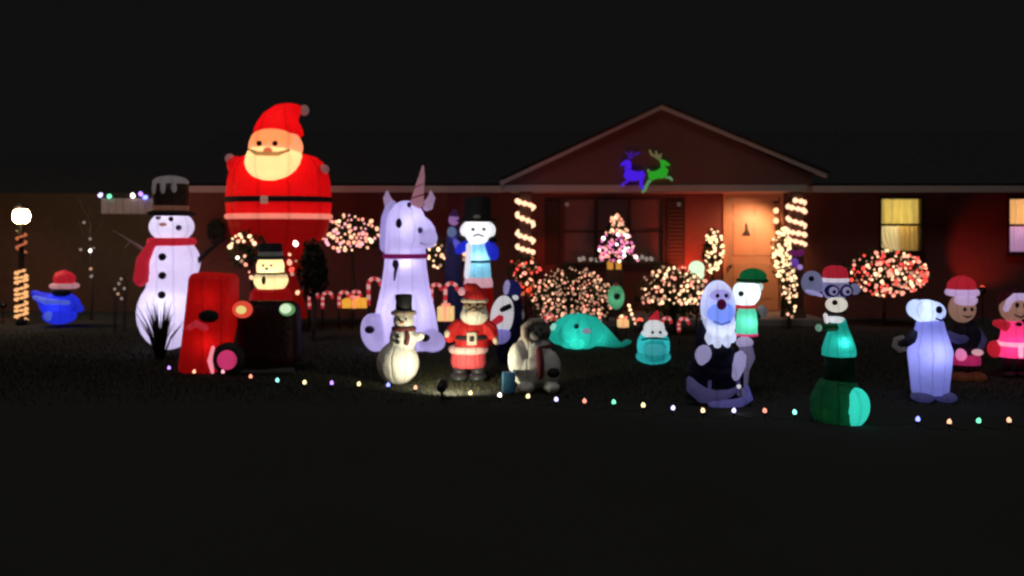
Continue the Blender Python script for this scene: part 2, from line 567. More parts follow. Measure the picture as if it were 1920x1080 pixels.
# large dark window of six panes under the porch
def window(h, cols, rows, pane_mats, frame_mat, fw=.05, y=YW):
    a, b, c, d = h
    m = MB()
    for bx in ((a - fw, a, c - fw, d + fw), (b, b + fw, c - fw, d + fw), (a, b, d, d + fw), (a, b, c - fw, c)):
        m.box(bx[0], bx[1], y - .035, y + .05, bx[2], bx[3])
    w = hpart('window', m, frame_mat)
    cw, ch = (b - a) / cols, (d - c) / rows
    k = 0
    for i in range(cols):
        for j in range(rows):
            m = MB(); m.box(a + i * cw + .004, a + (i + 1) * cw - .004, y + .075, y + .085, c + j * ch + .004, c + (j + 1) * ch - .004)
            hpart('pane', m, pane_mats[k % len(pane_mats)], w); k += 1
    for i in range(1, cols):
        m = MB(); m.box(a + i * cw - .035, a + i * cw + .035, y + .03, y + .072, c, d)
        hpart('mullion', m, frame_mat, w)
    for j in range(1, rows):
        m = MB(); m.box(a, b, y + .036, y + .07, c + j * ch - .025, c + j * ch + .025)
        hpart('mullion', m, frame_mat, w)
    m = MB(); m.box(a - .08, b + .08, y - .07, y - .002, c - fw - .05, c - fw - .002)
    hpart('sill', m, frame_mat, w)
    return w
M_frame = surf('brown_window_frame', (0.055, 0.028, 0.024, 1), 0.5, 0.2)
window(win_big, 3, 2, [M_glass], M_frame)
M_shut = surf('dark_shutter', (0.022, 0.016, 0.016, 1), 0.6, 0.2)
for a_, b_ in ((1021, 1050), (1248, 1284)):
    x0_, x1_, z0_, z1_ = hx(a_), hx(b_), hz(497), hz(371)
    m = MB(); m.box(x0_, x1_, YW - .035, YW - .004, z0_, z1_)
    sh = hpart('shutter', m, M_shut, bevel=.006)
    for i in range(16):
        zz = z0_ + .06 + (z1_ - z0_ - .12) * i / 16
        m = MB(); m.quad((x0_ + .04, YW - .037, zz), (x1_ - .04, YW - .037, zz), (x1_ - .04, YW - .055, zz + .055), (x0_ + .04, YW - .055, zz + .055))
        hpart('slat', m, M_shut, sh)
# rooms behind the lit windows: drawn blinds and curtains with an added, unseen lamp behind
def clear_glass():
    m, nt, out = _new('window_glass')
    N, L = nt.nodes, nt.links
    t = N.new('ShaderNodeBsdfTransparent'); t.inputs['Color'].default_value = (.93, .95, .92, 1)
    g_ = N.new('ShaderNodeBsdfGlossy'); g_.inputs['Roughness'].default_value = .03
    fz = N.new('ShaderNodeFresnel'); fz.inputs['IOR'].default_value = 1.45
    ms = N.new('ShaderNodeMixShader')
    L.new(fz.outputs[0], ms.inputs[0]); L.new(t.outputs[0], ms.inputs[1]); L.new(g_.outputs[0], ms.inputs[2])
    L.new(ms.outputs[0], out.inputs['Surface'])
    return m
M_clear = clear_glass()
def curtain(win, x0, x1, z0, z1, y, folds, amp, mat, name='curtain', sweep=0.0):
    """hanging cloth with real folds; sweep pulls its lower edge aside like a tied back drape"""
    m = MB(); n = folds * 8
    rings = []
    for j in range(9):
        t = j / 8
        z = z1 + (z0 - z1) * t
        row = []
        for i in range(n + 1):
            u = i / n
            x = x0 + (x1 - x0) * u
            x = x + sweep * (t ** 2.2) * (1 - u) * (x1 - x0)
            row.append((x, y + amp * math.sin(u * folds * 2 * PI + .6 * math.sin(3 * t + u * 9)) * (.5 + .5 * t), z))
        rings.append(row)
    m.grid(rings, closed_ring=False)
    return hpart(name, m, mat, win, True)
C_olive = fabric('olive_shade_cloth', (.72, .56, .18, 1), .38, seams=0)  # emission put into the curtain cloths so they look lit through
C_cream = fabric('cream_curtain_cloth', (.88, .74, .46, 1), .42, seams=0)
C_tan = fabric('tan_curtain_cloth', (.68, .44, .14, 1), .38, seams=0)
C_peach = fabric('peach_curtain_cloth', (.84, .50, .22, 1), .5, seams=0)
C_lilac = fabric('lilac_curtain_cloth', (.70, .42, .78, 1), .5, seams=0)
w1 = window(win_r1, 1, 2, [M_clear], M_frame)
a, b, c, d = win_r1
zm = (c + d) / 2
curtain(w1, a - .05, b + .05, zm - .03, d + .05, YW + .24, 5, .045, C_olive)
curtain(w1, a - .05, a + (b - a) * .62, c - .05, zm, YW + .30, 5, .05, C_cream, sweep=.55)
curtain(w1, a + (b - a) * .58, b + .08, c - .05, zm, YW + .36, 4, .05, C_tan)
w2 = window(win_r2, 1, 2, [M_clear], M_frame)
a2, b2, c2, d2 = win_r2
zm2 = (c2 + d2) / 2
curtain(w2, a2 - .05, b2 + .05, zm2 - .03, d2 + .05, YW + .24, 6, .045, C_peach)
curtain(w2, a2 - .05, b2 + .05, c2 - .05, zm2, YW + .30, 6, .05, C_lilac)
for (p_, q_, r_, t_), colr in ((win_r1, (1, .82, .5)), (win_r2, (1, .75, .6))):
    xm = (p_ + q_) / 2
    m = MB(); m.ell((xm + .12, YW + 1.0, t_ - .25), (.11, .11, .09))
    hpart('added_room_lamp', m, emit('room_lamp_%d' % int(xm), colr + (1,), 4), None, True)
    lamp('added_room_light', (xm + .12, .85, t_ - .28), 34, colr, house, .1)  # added lamp behind the curtains to light the window
# front door with frame, panels, knocker
m = MB()
a, b, c, d = door_h
for bx in ((a - .07, a, c, d + .07), (b, b + .07, c, d + .07), (a, b, d, d + .07)):
    m.box(bx[0], bx[1], YW - .03, YW + .05, bx[2], bx[3])
hpart('door_frame', m, M_door)
m = MB(); m.box(a + .003, b - .003, YW + .08, YW + .12, c, d - .003)
door = hpart('door', m, M_door)
for (u0, u1, v0, v1) in ((.14, .46, .1, .42), (.54, .86, .1, .42), (.14, .46, .48, .78), (.54, .86, .48, .78), (.14, .46, .83, .94), (.54, .86, .83, .94)):
    m = MB(); m.box(a + (b - a) * u0, a + (b - a) * u1, YW + .065, YW + .079, c + (d - c) * v0, c + (d - c) * v1)
    hpart('panel', m, M_door, door, bevel=.01)
m = MB(); m.prism([(hx(1393), hz(441)), (hx(1408), hz(441)), (hx(1404), hz(432)), (hx(1401), hz(418)), (hx(1398), hz(432))], YW + .02, YW + .06)
hpart('door_knocker', m, M_metal, door, bevel=.008)
m = MB(); m.ell((a + .09, YW + .03, 1.1), (.035, .035, .035)); m.tube([(a + .09, YW + .03, 1.1), (a + .09, YW + .08, 1.1)], .012)
hpart('door_knob', m, M_metal, door, True)

# wing of the house at the far left, set back, with pale valance
wing = empty('side_wing', (0, 20.5, 0), 'dark brown set back wing at the left of the house', 'house wing')
m = MB()
xa, xb = hx(-80, 20.5), hx(337, 20.5)
m.box(xa, xb, 20.5, 25, 0, hz(362, 20.5))
m.v = [(x, y - 20.5, z) for x, y, z in m.v]
m.build('wall', M_wood, wing, False)
m = MB()
m.quad((xa, 20.1, hz(364, 20.5)), (xb, 20.1, hz(364, 20.5)), (xb, 23, 3.9), (xa, 23, 3.9))
m.quad((xa, 26, hz(364, 20.5)), (xb, 26, hz(364, 20.5)), (xb, 23, 3.9), (xa, 23, 3.9))
m.v = [(x, y - 20.5, z) for x, y, z in m.v]
m.build('roof', M_roof, wing, False)
m = MB()
va, vb = hx(192, 20.2), hx(290, 20.2)
n = 7
for i in range(n):
    xs, xe = va + (vb - va) * i / n + .004, va + (vb - va) * (i + 1) / n - .004
    m.box(xs, xe, 20.12, 20.16, hz(401, 20.2), hz(372, 20.2))
m.v = [(x, y - 20.5, z) for x, y, z in m.v]
m.build('valance', surf('pale_valance', (.40, .33, .36, 1), .8), wing, False, bevel=.01)
s = empty('eave_string_light', (va, 20.05, hz(368, 20.05)), 'short string of blue, green and white bulbs under the left eave', 'string lights')
m = MB(); m.tube([(i * (vb - va + .2) / 8 - .1, 0, .04 + .015 * math.sin(i * 2)) for i in range(9)], .008, 6)
m.build('wire', M_wire, s)
for px, py, c in ((188, 366, 'lavender'), (205, 368, 'green'), (249, 367, 'white'), (272, 370, 'blue'), (264, 364, 'purple')):
    q = WP(px, py, 20.05) - s.location
    add_bulb(s, q, c, .05)

# ------------------------------------------------------------------ plants
def shrub(name, label, px, py, rx, rz, d, leaf=M_leaf, n=1500, cat='shrub', group=None, ry=None, ls=.05, trunk_r=.04, cone=False, floor=False):
    """crown of many small leaves round (px, py); trunk down to the lawn"""
    c = WP(px, py, d)
    root = empty(name, (c.x, d, 0), label, cat, group)
    k = d / F
    RX, RZ, RY = rx * k, rz * k, (ry or rx) * k
    m = MB()
    for i in range(n):
        if cone:
            t = random.random() ** .6
            a = random.uniform(0, 2 * PI)
            rr = (t ** .6 * .96 + .04) * (random.random() ** .35)
            p = Vector((RX * rr * math.cos(a), RY * rr * math.sin(a), c.z + RZ * (1 - 2 * t)))
        else:
            v = Vector((random.gauss(0, 1), random.gauss(0, 1), random.gauss(0, 1))).normalized() * (random.random() ** .3)
            v *= 1 + .13 * math.sin(5 * v.x + 3 * v.z) + .08 * math.sin(9 * v.y + 7 * v.x)
            p = Vector((v.x * RX, v.y * RY, c.z + v.z * RZ))
        if p.z < .02: p.z = .02 + random.random() * .1
        M = Matrix.Rotation(random.uniform(0, 6.28), 3, 'Z') @ Matrix.Rotation(random.uniform(-1.2, 1.2), 3, 'X')
        s_ = ls * random.uniform(.6, 1.4)
        m.quad(p + M @ Vector((-s_ * .5, 0, 0)), p + M @ Vector((0, -s_, .2 * s_)), p + M @ Vector((s_ * .5, 0, 0)), p + M @ Vector((0, s_, -.1 * s_)))
    m.build('crown', leaf, root, False)
    m = MB()
    top = c.z + RZ * .35
    m.tube([(0, 0, 0), (.02, 0, top * .4), (-.01, .01, top)], [trunk_r, trunk_r * .8, trunk_r * .4], 8)
    for i in range(5):
        a = i * 1.256 + .4
        m.tube([(0, 0, max(.05, c.z - RZ * .6)), (RX * .35 * math.cos(a), RY * .35 * math.sin(a), c.z), (RX * .6 * math.cos(a), RY * .6 * math.sin(a), c.z + RZ * .4)], [trunk_r * .5, trunk_r * .35, trunk_r * .15], 6)
    m.build('trunk', M_bark, root)
    return root, c, (RX, RY, RZ)

def net(name, label, c, R, spots, r, cols, cat='net lights', pattern='ell'):
    """light net over a crown: spots are (u, v) in -1..1 on the side that faces the street"""
    root = empty(name, (c.x, c.y, c.z), label, cat)
    RX, RY, RZ = R
    pts = []
    for (u, v, col) in spots:
        if pattern == 'cone':
            w = max(.02, (1 - v) / 2) ** .6
            y = -RY * w * math.sqrt(max(0, 1 - u * u)) - .02
            p = Vector((RX * u * w, y, RZ * v))
        else:
            y = -RY * math.sqrt(max(0, 1 - min(1, u * u + v * v))) - .02
            p = Vector((RX * u, y, RZ * v))
        pts.append(p)
        add_bulb(root, p, col, r * random.choice((.6, .75, .9, 1, 1.15, 1.35)))
    m = MB()
    order = sorted(range(len(pts)), key=lambda i: (round(pts[i].z / (RZ * .22)), pts[i].x * (1 if round(pts[i].z / (RZ * .22)) % 2 else -1)))
    path = [pts[i] + Vector((0, .02, 0)) for i in order]
    if len(path) > 1: m.tube(path, .004, 4)
    m.build('wire', M_wire, root)
    return root

def ell_spots(nx, nz, cols, jit=.5, lo=-1.0, skip=.05, rmin=0.0):
    out = []
    for i in range(nx):
        for j in range(nz):
            u = (i + .5 + (j % 2) * .5 + random.uniform(-jit, jit)) / nx * 2 - 1
            v = (j + .5 + random.uniform(-jit, jit)) / nz * 2 - 1
            if rmin < u * u + v * v < 1.0 and v > lo and random.random() > skip + .35 * max(0, math.sin(7 * u + 2) * math.sin(6 * v + nx)):
                out.append((u, v, random.choice(cols)))
    return out

warmset = ['peach', 'peach', 'rose', 'warm', 'dimwarm', 'dimwarm']
_, c, R = shrub('round_shrub', 'broad round shrub under a light net left of the porch steps', 1072, 558, 76, 58, 15.8, n=2600)
net('net_light', 'peach coloured light net over the broad shrub below the large window', c, (R[0] * 1.02, R[1] * 1.02, R[2]), ell_spots(22, 18, ['peach', 'dimwarm', 'dimwarm', 'rose', 'dimwarm'], .42, -.75), .019, None)
_, c, R = shrub('round_shrub', 'round lit shrub between green egg lantern and front door', 1262, 552, 66, 54, 16.2, n=2200)
net('net_light', 'warm light net over the shrub left of the front door', c, (R[0] * 1.02, R[1] * 1.02, R[2]), ell_spots(17, 14, ['peach', 'dimwarm', 'rose', 'warm', 'dimwarm', 'cream'], .4, -.25), .024, None)
_, c, R = shrub('round_shrub', 'round shrub with red and white lights under the yellow window', 1657, 512, 74, 42, 17.6, n=2200)
net('net_light', 'dense red and white light net on shrub under the yellow window', c, (R[0], R[1], R[2]), ell_spots(22, 12, ['rose', 'warm', 'peach', 'red', 'rose', 'dimwarm', 'red'], .4), .028, None)
_, c, R = shrub('small_tree', 'small tree with round lit crown right of the giant santa', 660, 438, 56, 36, 17.4, n=1700, cat='tree', trunk_r=.06)
net('net_light', 'pinkish white lights on the small tree crown beside giant santa', c, (R[0], R[1], R[2]), ell_spots(14, 9, ['pink', 'warm', 'peach', 'rose', 'peach'], .4, -1, .12), .03, None)
_, c, R = shrub('small_tree', 'small lit tree just right of the unicorn', 838, 478, 38, 30, 16.6, n=1000, cat='tree', trunk_r=.05)
net('net_light', 'cream lights on the small tree right of the unicorn', c, (R[0], R[1], R[2]), ell_spots(8, 7, ['cream', 'warm', 'peach', 'dimwarm'], .45, -.9, .1), .03, None)
_, c, R = shrub('small_tree', 'thin lit tree between tall snowman and giant santa', 470, 470, 40, 36, 15.6, n=500, cat='tree', trunk_r=.04)
sp = [((px - 470) / 40, (470 - py) / 36, col) for px, py, col in (
    (437, 448, 'cream'), (444, 456, 'warm'), (446, 443, 'warm'), (455, 440, 'warm'), (462, 445, 'cream'), (468, 452, 'warm'), (457, 452, 'peach'), (476, 443, 'warm'), (482, 450, 'peach'), (487, 456, 'warm'),
    (440, 462, 'cream'), (457, 482, 'white'), (471, 479, 'peach'), (470, 495, 'rose'), (468, 510, 'rose'), (472, 520, 'peach'), (464, 488, 'dimwarm'))]
net('net_light', 'loose warm lights on the thin tree left of giant santa', c, R, sp, .032, None)
_, c, R = shrub('dark_shrub', 'dark unlit rounded shrub in front of giant santa', 588, 505, 28, 54, 15.0, leaf=M_leafd, n=1500)
sp = [((px - 552) / 20, (508 - py) / 56, col) for px, py, col in ((556, 457, 'white'), (546, 477, 'peach'), (546, 492, 'rose'), (558, 489, 'dimwarm'), (551, 513, 'dimwarm'), (550, 505, 'red'), (560, 548, 'peach'))]
net('string_light', 'few pale bulbs hanging left of the dark shrub', WP(552, 508, 14.7), (20 * 14.7 / F, .1, 56 * 14.7 / F), sp, .032, None, cat='string lights')
# christmas tree with pink lights in front of the large window
_, c, R = shrub('christmas_tree', 'christmas tree with pink lights in front of the large window', 1156, 445, 37, 44, 17.9, n=1500, cat='christmas tree', cone=True)
sp = []
for i in range(170):
    v = random.uniform(-1, .96)
    u = random.uniform(-1, 1)
    if random.random() > ((1 - v) / 2) ** .6 + .12: continue
    sp.append((u, v, random.choice(['pink', 'magenta', 'pink', 'rose', 'white', 'magenta'] if v < .15 else ['peach', 'warm', 'dimwarm', 'rose'])))
net('tree_light', 'pink and peach bulbs wound on the window christmas tree', c, (R[0] * 1.06, R[1] * 1.06, R[2]), sp, .026, None, cat='string lights', pattern='cone')
pot = Fig('lit_planter', 'golden lit planter box below the pink christmas tree', 'planter', 1152, 17.7)
pot.part('pot', fabric('gold_planter', (0.75, 0.42, 0.08, 1), .75), ('b', 1139, 1149, 488, 505, -9, 9), ('b', 1154, 1164, 488, 505, -9, 9), bevel=2)
pot.part('stand', M_wood, ('b', 1136, 1167, 505.2, GY(17.7), -10, 10), ('b', 1149.1, 1153.9, 488, 505, -8, 8), bevel=1)
# trees by the door
def slim_tree(label, px, py, rx, rz, d, nb, cols, r, netlabel):
    _, c, R = shrub('slim_tree', label, px, py, rx, rz, d, n=800, cat='tree', ls=.04)
    sp = []
    while len(sp) < nb:
        u, v = random.uniform(-1, 1), random.uniform(-1, 1)
        if u * u + v * v < 1: sp.append((u, v, random.choice(cols)))
    net('tree_light', netlabel, c, (R[0] * 1.03, R[1] * 1.03, R[2]), sp, r, None, cat='string lights')
slim_tree('slim lit evergreen left of the orange door', 1336, 470, 19, 44, 17.8, 60, ['cream', 'yellow', 'warm', 'cream'], .024, 'cream bulbs on slim evergreen left of the door')
slim_tree('slim lit evergreen right of the orange door', 1466, 478, 20, 52, 17.75, 110, ['cream', 'cream', 'yellow', 'warm'], .024, 'dense cream bulbs on slim evergreen right of the door')
slim_tree('narrow lit bush at the foot of the right column', 1479, 545, 14, 52, 16.9, 55, ['cream', 'warm', 'peach', 'dimwarm'], .021, 'warm bulbs trailing down the bush at right column foot')

_, c, R = shrub('low_shrub', 'low reddish lit shrub at the foot of the left porch column', 985, 512, 34, 34, 17.15, n=700, ls=.045)
net('net_light', 'red and orange bulbs on low shrub at left column foot', c, R, ell_spots(9, 8, ['red', 'rose', 'peach', 'red', 'dimwarm'], .5, -.8, .45), .026, None)
# spiky grass in front of the tall snowman
root = empty('spiky_grass', (hx(300, 12.9), 12.9, 0), 'dark spiky ornamental grass in front of the tall snowman', 'plant')
for i in range(46):
    a = random.uniform(0, 2 * PI); l = random.uniform(.5, .95); t = random.uniform(.05, .38)
    dx, dy = math.cos(a) * t, math.sin(a) * t * .6
    m = MB()
    m.tube([(dx * .1, dy * .1, 0), (dx * .5, dy * .5, l * .55), (dx * 1.05, dy, l * .92)], [.017, .012, .002], 5)
    m.build('blade', M_leafd, root)
# bare sapling with a few dim bulbs at far left
root = empty('bare_sapling', (hx(171, 18.6), 18.6, 0), 'bare thin sapling beside the left wing', 'tree')
m = MB(); m.tube([(0, 0, 0), (.03, 0, .9), (-.02, 0, 1.6), (.01, 0, 2.35)], [.03, .022, .015, .006], 6); m.build('trunk', M_bark, root)
m = MB()
for i in range(9):
    a = i * 2.1; z = .8 + i * .16
    m.tube([(0, 0, z), (.22 * math.cos(a), .2 * math.sin(a), z + .25), (.3 * math.cos(a), .3 * math.sin(a), z + .5)], [.012, .008, .003], 5)
m.build('crown', M_bark, root)
c = WP(171, 450, 18.3)
net('string_light', 'sparse dim bulbs hanging on the bare sapling', c, (30 * 18.3 / F, .05, 60 * 18.3 / F),
    [((px - 171) / 30, (450 - py) / 60, col) for px, py, col in ((160, 417, 'dim'), (172, 448, 'dim'), (172, 470, 'white'), (154, 468, 'dim'), (179, 465, 'dim'), (172, 504, 'dimwarm'), (172, 518, 'dim'))], .032, None, cat='string lights')

# ------------------------------------------------------------------ lamp post, added floods, porch lights
lp = Fig('lamp_post', 'bright glowing lamp post at the far left edge', 'lamp post', 40, 17.6)
lp.part('post', M_metal, ('l', 40, 0, [(GY(17.6), 9), (602, 9), (598, 5), (425, 4.5), (421, 8), (418, 8)]))
lp.part('lantern_cage', M_metal, ('l', 40, 0, [(392, 11), (388, 12), (382, 4), (378, 1)]), ('t', [(31, 418, -4, .8), (29, 391, -5, .8)]), ('t', [(49, 418, -4, .8), (51, 391, -5, .8)]))
lp.part('lantern_glass', emit('lamp_glow', (1.0, 0.74, 0.42, 1), 60), ('l', 40, 0, [(418, 8), (414, 13), (404, 15), (394, 11)]))
lamp('lantern_light', lp.p(40, 405, -30), 58, (1.0, .62, .32), lp.root, .12)
def rope(name, label, px, d, py0, py1, turns, R, r, mat, y=0, hand=1):
    f = Fig(name, label, 'rope light', px, d, base=py1)
    n = int(turns * 34)
    pts = [f.p(px + R * math.cos(hand * 2 * PI * turns * i / n), py1 + (py0 - py1) * i / n + R * .22 * math.sin(i * .065 + px), y + R * math.sin(hand * 2 * PI * turns * i / n)) for i in range(n + 1)]
    m = MB(); m.tube(pts, [r * f.s * (1.12 if (i // 2) % 2 else .62) * random.uniform(.85, 1.1) for i in range(n + 1)], 8)
    m.build('tube', mat, f.root)
    for q in (pts[0], pts[-1]):
        m = MB(); m.ell(q, (r * 1.3 * f.s,) * 3, seg=10, ring=6); m.build('end_cap', M_wire, f.root)
    return f
R_warm = emit('rope_warm', (1.0, 0.54, 0.32, 1), 2.0)
R_orange = emit('rope_orange', (1.0, 0.46, 0.18, 1), 1.2)
R_red = emit('rope_red', (0.8, 0.20, 0.08, 1), .7)
rope('rope_light', 'orange rope light wound round the lower lamp post', 40, 17.6, 506, 600, 9, 9.5, 2.6, R_orange)
rope('rope_light', 'dim rosy rope light near the top of the lamp post', 40, 17.6, 432, 475, 2.5, 8, 2.2, R_red)
YC = YP + .09
rope('rope_light', 'bright rope light wound round the upper left porch column', 985, YC, 374, 478, 3.6, 15, 4.2, R_warm, hand=-1)
rope('rope_light', 'reddish rope light round the lower left porch column', 985, YC, 484, 560, 3, 18, 3, R_red, hand=-1)
rope('rope_light', 'bright rope light wound round the right porch column', 1493, YC, 372, 462, 4.4, 15, 4.3, R_warm, hand=-1)

def flood(label, px, py, d, lens, tgt, energy, col, spot=70, y=0, size=.05, lr=.055):  # added fixtures, placed to cast the coloured washes
    f = Fig('added_flood_light', label, 'added flood light', px, d)
    q = f.p(px, py)
    m = MB(); m.tube([(0, 0, 0), (q.x, 0, q.z)], .012, 6); m.build('stake', M_metal, f.root)
    dirv = (Vector(tgt) - (f.root.location + q)).normalized()
    m = MB(); m.tube([q - dirv * .06, q + dirv * .05], [.05, .07], 12); m.build('housing', M_metal, f.root)
    m = MB(); m.ell(q + dirv * (.05 + lr * .6), (lr, lr, lr), seg=12, ring=8); m.build('lens', lens, f.root)
    L = lamp('added_flood_beam', q + dirv * (.12 + lr * 1.8), energy, col, f.root, size, spot, (q + dirv * 2))
    return f
L_red = emit('flood_lens_red', (1, .09, .05, 1), 3)
L_white = emit('flood_lens_white', (1, .95, .8, 1), 3)
L_mint = emit('flood_lens_mint', (.75, 1, .72, 1), 1.6)
flood('added red flood light at the foot of the left porch column', 1003, 560, 16.9, L_red, WP(945, 430, 18.8), 75, (1, .10, .04), 95)
flood('added red flood light on the porch left of the slim evergreen', 1290, 522, 18.2, L_red, WP(1300, 455, 19), 55, (1, .08, .03), 120)
f = Fig('globe_lantern', 'pale green glowing globe left of the slim evergreen by the door', 'lantern', 1306, 17.2)
f.part('globe', emit('globe_mint', (.72, 1, .62, 1), 1.15), ('e', 1306, 503, 15, 14), ('e', 1311, 514, 9, 10, -2), voxel=1.6)
f.part('stake', M_metal, ('t', [(1306, 516, 0, 1.4), (1306, GY(17.2), 0, 1.4)]))
flood('added red flood light on the lawn aimed up at the gable', 1200, 610, 14.6, L_red, WP(1190, 290, 17.5), 66, (1, .16, .08), 85)
flood('added red flood light on the lawn aimed at the wall left of the right window', 1842, 545, 17.8, L_red, WP(1838, 478, 19), 26, (1, .07, .04), 75)
flood('added white flood light on the lawn before the small santa', 829, 724, 9.85, L_white, (-.55, 11.3, .6), 74, (1, .93, .66), 165, size=.03, lr=.025)
flood('added red flood light at the far left edge by the lamp post', 6, 572, 17.9, L_red, WP(20, 560, 20.5), 22, (1, .1, .04), 90)
flood('added rosy flood light on the lawn behind red truck and tall snowman', 372, 610, 15.2, L_red, WP(385, 420, 19), 40, (1, .42, .40), 90)
# lantern beside the door: two little warm bulbs
f = Fig('porch_lantern', 'small two bulb lantern hanging right of the orange door', 'lantern', 1455, 18.6, base=430)
f.part('bracket', M_metal, ('t', [(1455, 380, 0, 1.2), (1455, 424, 0, 1.2)]), ('b', 1449, 1461, 377, 381, -3, 3))
for py in (395, 414):
    f.part('globe', emit('globe_orange', (1.0, .5, .25, 1), 2.2), ('e', 1455, py, 5, 5.5))
lamp('lantern_light', f.p(1440, 405, -34), 90, (1, .50, .25), f.root, .05, 140, f.p(1412, 470, 30), .7)  # added spot beside the lantern, aimed to brighten the door
# pale garland on the sill of the large window
f = Fig('sill_garland', 'faint pinkish garland along the sill of the large window', 'garland', 1150, 18.6, base=486)
m = MB(); m.tube([f.p(1080 + i * 8.6, 486 + 2 * math.sin(i * 1.7)) for i in range(17)], .012, 6); m.build('wire', M_wire, f.root)
for px in (1087, 1094, 1108, 1119, 1127, 1196, 1204, 1212, 1221):
    add_bulb(f.root, f.p(px, 485 + random.uniform(-3, 3), -2), 'dim', .045)
# small round hooks under the porch beam
for px, lab in ((1063, 'tiny pale ball hanging above the left part of the large window'), (1273, 'tiny pale ball hanging between large window and door')):
    f = Fig('hanging_ball', lab, 'ornament', px, 18.0, base=388)
    f.part('ball', fabric('pale_ball', (.5, .46, .44, 1), .12), ('e', px, 383, 4, 4))  # faint emission put in, the ball itself is unlit
    f.part('hook', M_metal, ('t', [(px, 379, 0, .6), (px, 362, 0, .6)]))

# reindeer light figures on the gable
def deer_fig(name, label, polys, mat):
    d = YP - .09
    f = Fig(name, label, 'light figure', 1205, d, base=350)
    for pn, mt, poly in polys:
        f.part(pn, mt, ('p', list(reversed(poly)), -2.5, 0), bevel=1.2)
    f.part('mounting_rod', M_metal, *[('t', [(poly[0][0] , poly[0][1], 1, .5), (poly[0][0], poly[0][1], 6, .5)]) for _, _, poly in polys[:1]])
G_b = emit('deer_blue', (.062, .012, .72, 1), 1.0)
G_v = emit('deer_violet', (.055, .012, .30, 1), .7)
G_g = emit('deer_green', (.022, .32, .018, 1), .95)
G_k = emit('deer_khaki', (.17, .15, .06, 1), .7)
G_p = emit('deer_pale_green', (.12, .30, .12, 1), .8)
deer_fig('light_deer', 'blue lit jumping deer figure at left on the gable', [
    ('body', G_b, [(1172, 319), (1182, 318), (1195, 322), (1206, 320), (1209, 328), (1206, 338), (1196, 338), (1186, 340), (1175, 338), (1169, 330)]),
    ('neck', G_b, [(1170, 318.5), (1173, 309), (1165, 312), (1163, 308), (1171, 301), (1178, 299), (1183, 303), (1184, 311), (1183, 317.5)]),
    ('antler', G_v, [(1178, 298.5), (1177, 291), (1172, 286), (1175, 285), (1180, 289), (1183, 282), (1186, 283), (1185, 291), (1193, 286), (1201, 285), (1200, 288), (1190, 292), (1183, 298.5)]),
    ('leg', G_b, [(1175, 338.5), (1181, 340.3), (1172, 344), (1166, 350), (1163, 347)]), ('leg', G_b, [(1198, 338.5), (1206, 338.5), (1205, 346), (1209, 355), (1205, 356), (1199, 347)])], G_b)
deer_fig('light_deer', 'green lit leaping deer figure at right on the gable', [
    ('body', G_g, [(1219, 321), (1228, 321), (1237, 316), (1248, 313), (1253, 319), (1250, 330), (1242, 335), (1232, 335), (1224, 338), (1217, 336), (1215, 328)]),
    ('neck', G_g, [(1238, 315.5), (1239, 306), (1236, 302), (1240, 299), (1247, 301), (1256, 308), (1254, 312), (1247, 310), (1248, 312.5)]),
    ('antler', G_k, [(1236, 301.5), (1228, 296), (1219, 291), (1216, 281), (1219, 280), (1223, 288), (1229, 291), (1228, 283), (1231, 282), (1234, 292), (1239, 287), (1241, 289), (1239, 298.5)]),
    ('leg', G_p, [(1215, 336.5), (1223, 338.5), (1216, 346), (1211, 358), (1204, 363), (1203, 360), (1208, 350)]), ('leg', G_p, [(1245, 334.5), (1250.5, 330.5), (1258, 331), (1262, 338), (1259, 340), (1254, 335)]),
    ('tail', G_p, [(1213, 318), (1217, 317), (1218.5, 321), (1215, 326)])], G_g)

# ------------------------------------------------------------------ inflatables
WHITE = (0.84, 0.80, 0.90, 1)
LAV = (0.72, 0.67, 0.92, 1)
F_white = fabric('white_nylon', WHITE, .36, gcol=(.56, .49, .82, 1))  # lavender emission painted in so the edges read cooler than the centre
F_whiteb = fabric('bright_white_nylon', (.85, .83, .86, 1), .75)
F_lav = fabric('lavender_nylon', LAV, .40, gcol=(.52, .44, .82, 1))  # same lavender edge tone put in by emission
F_lavs = fabric('lavender_pale_nylon', (.60, .54, .86, 1), .45)
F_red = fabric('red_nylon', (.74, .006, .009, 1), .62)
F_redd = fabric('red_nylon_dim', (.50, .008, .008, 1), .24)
F_scarf = fabric('scarf_red_nylon', (.62, .03, .06, 1), .55)
F_skin = fabric('skin_nylon', (.88, .42, .16, 1), 1.0)
F_beard = fabric('cream_nylon', (.88, .82, .36, 1), 1.45)
F_fur = fabric('fur_trim_nylon', (.90, .36, .26, 1), .95)
F_pom = fabric('pale_pom_nylon', (.5, .36, .36, 1), .22)
F_brown = fabric('brown_felt', (.06, .035, .025, 1), .05)
F_unlitw = fabric('unlit_white_plastic', (.80, .78, .72, 1), 0, .1)
F_blue = fabric('blue_nylon', (.03, .05, .72, 1), .55)
F_teal = fabric('teal_nylon', (.025, .52, .44, 1), .24)
F_tealb = fabric('bright_teal_nylon', (.05, .85, .70, 1), .95)
F_green = fabric('green_nylon', (.01, .22, .07, 1), .4)
F_greend = fabric('dark_green_nylon', (.012, .10, .035, 1), .16)
F_pink = fabric('hot_pink_nylon', (.85, .06, .28, 1), .75)
F_tan = fabric('tan_nylon', (.55, .32, .24, 1), .5)
INF = 'lit inflatables on the lawn'

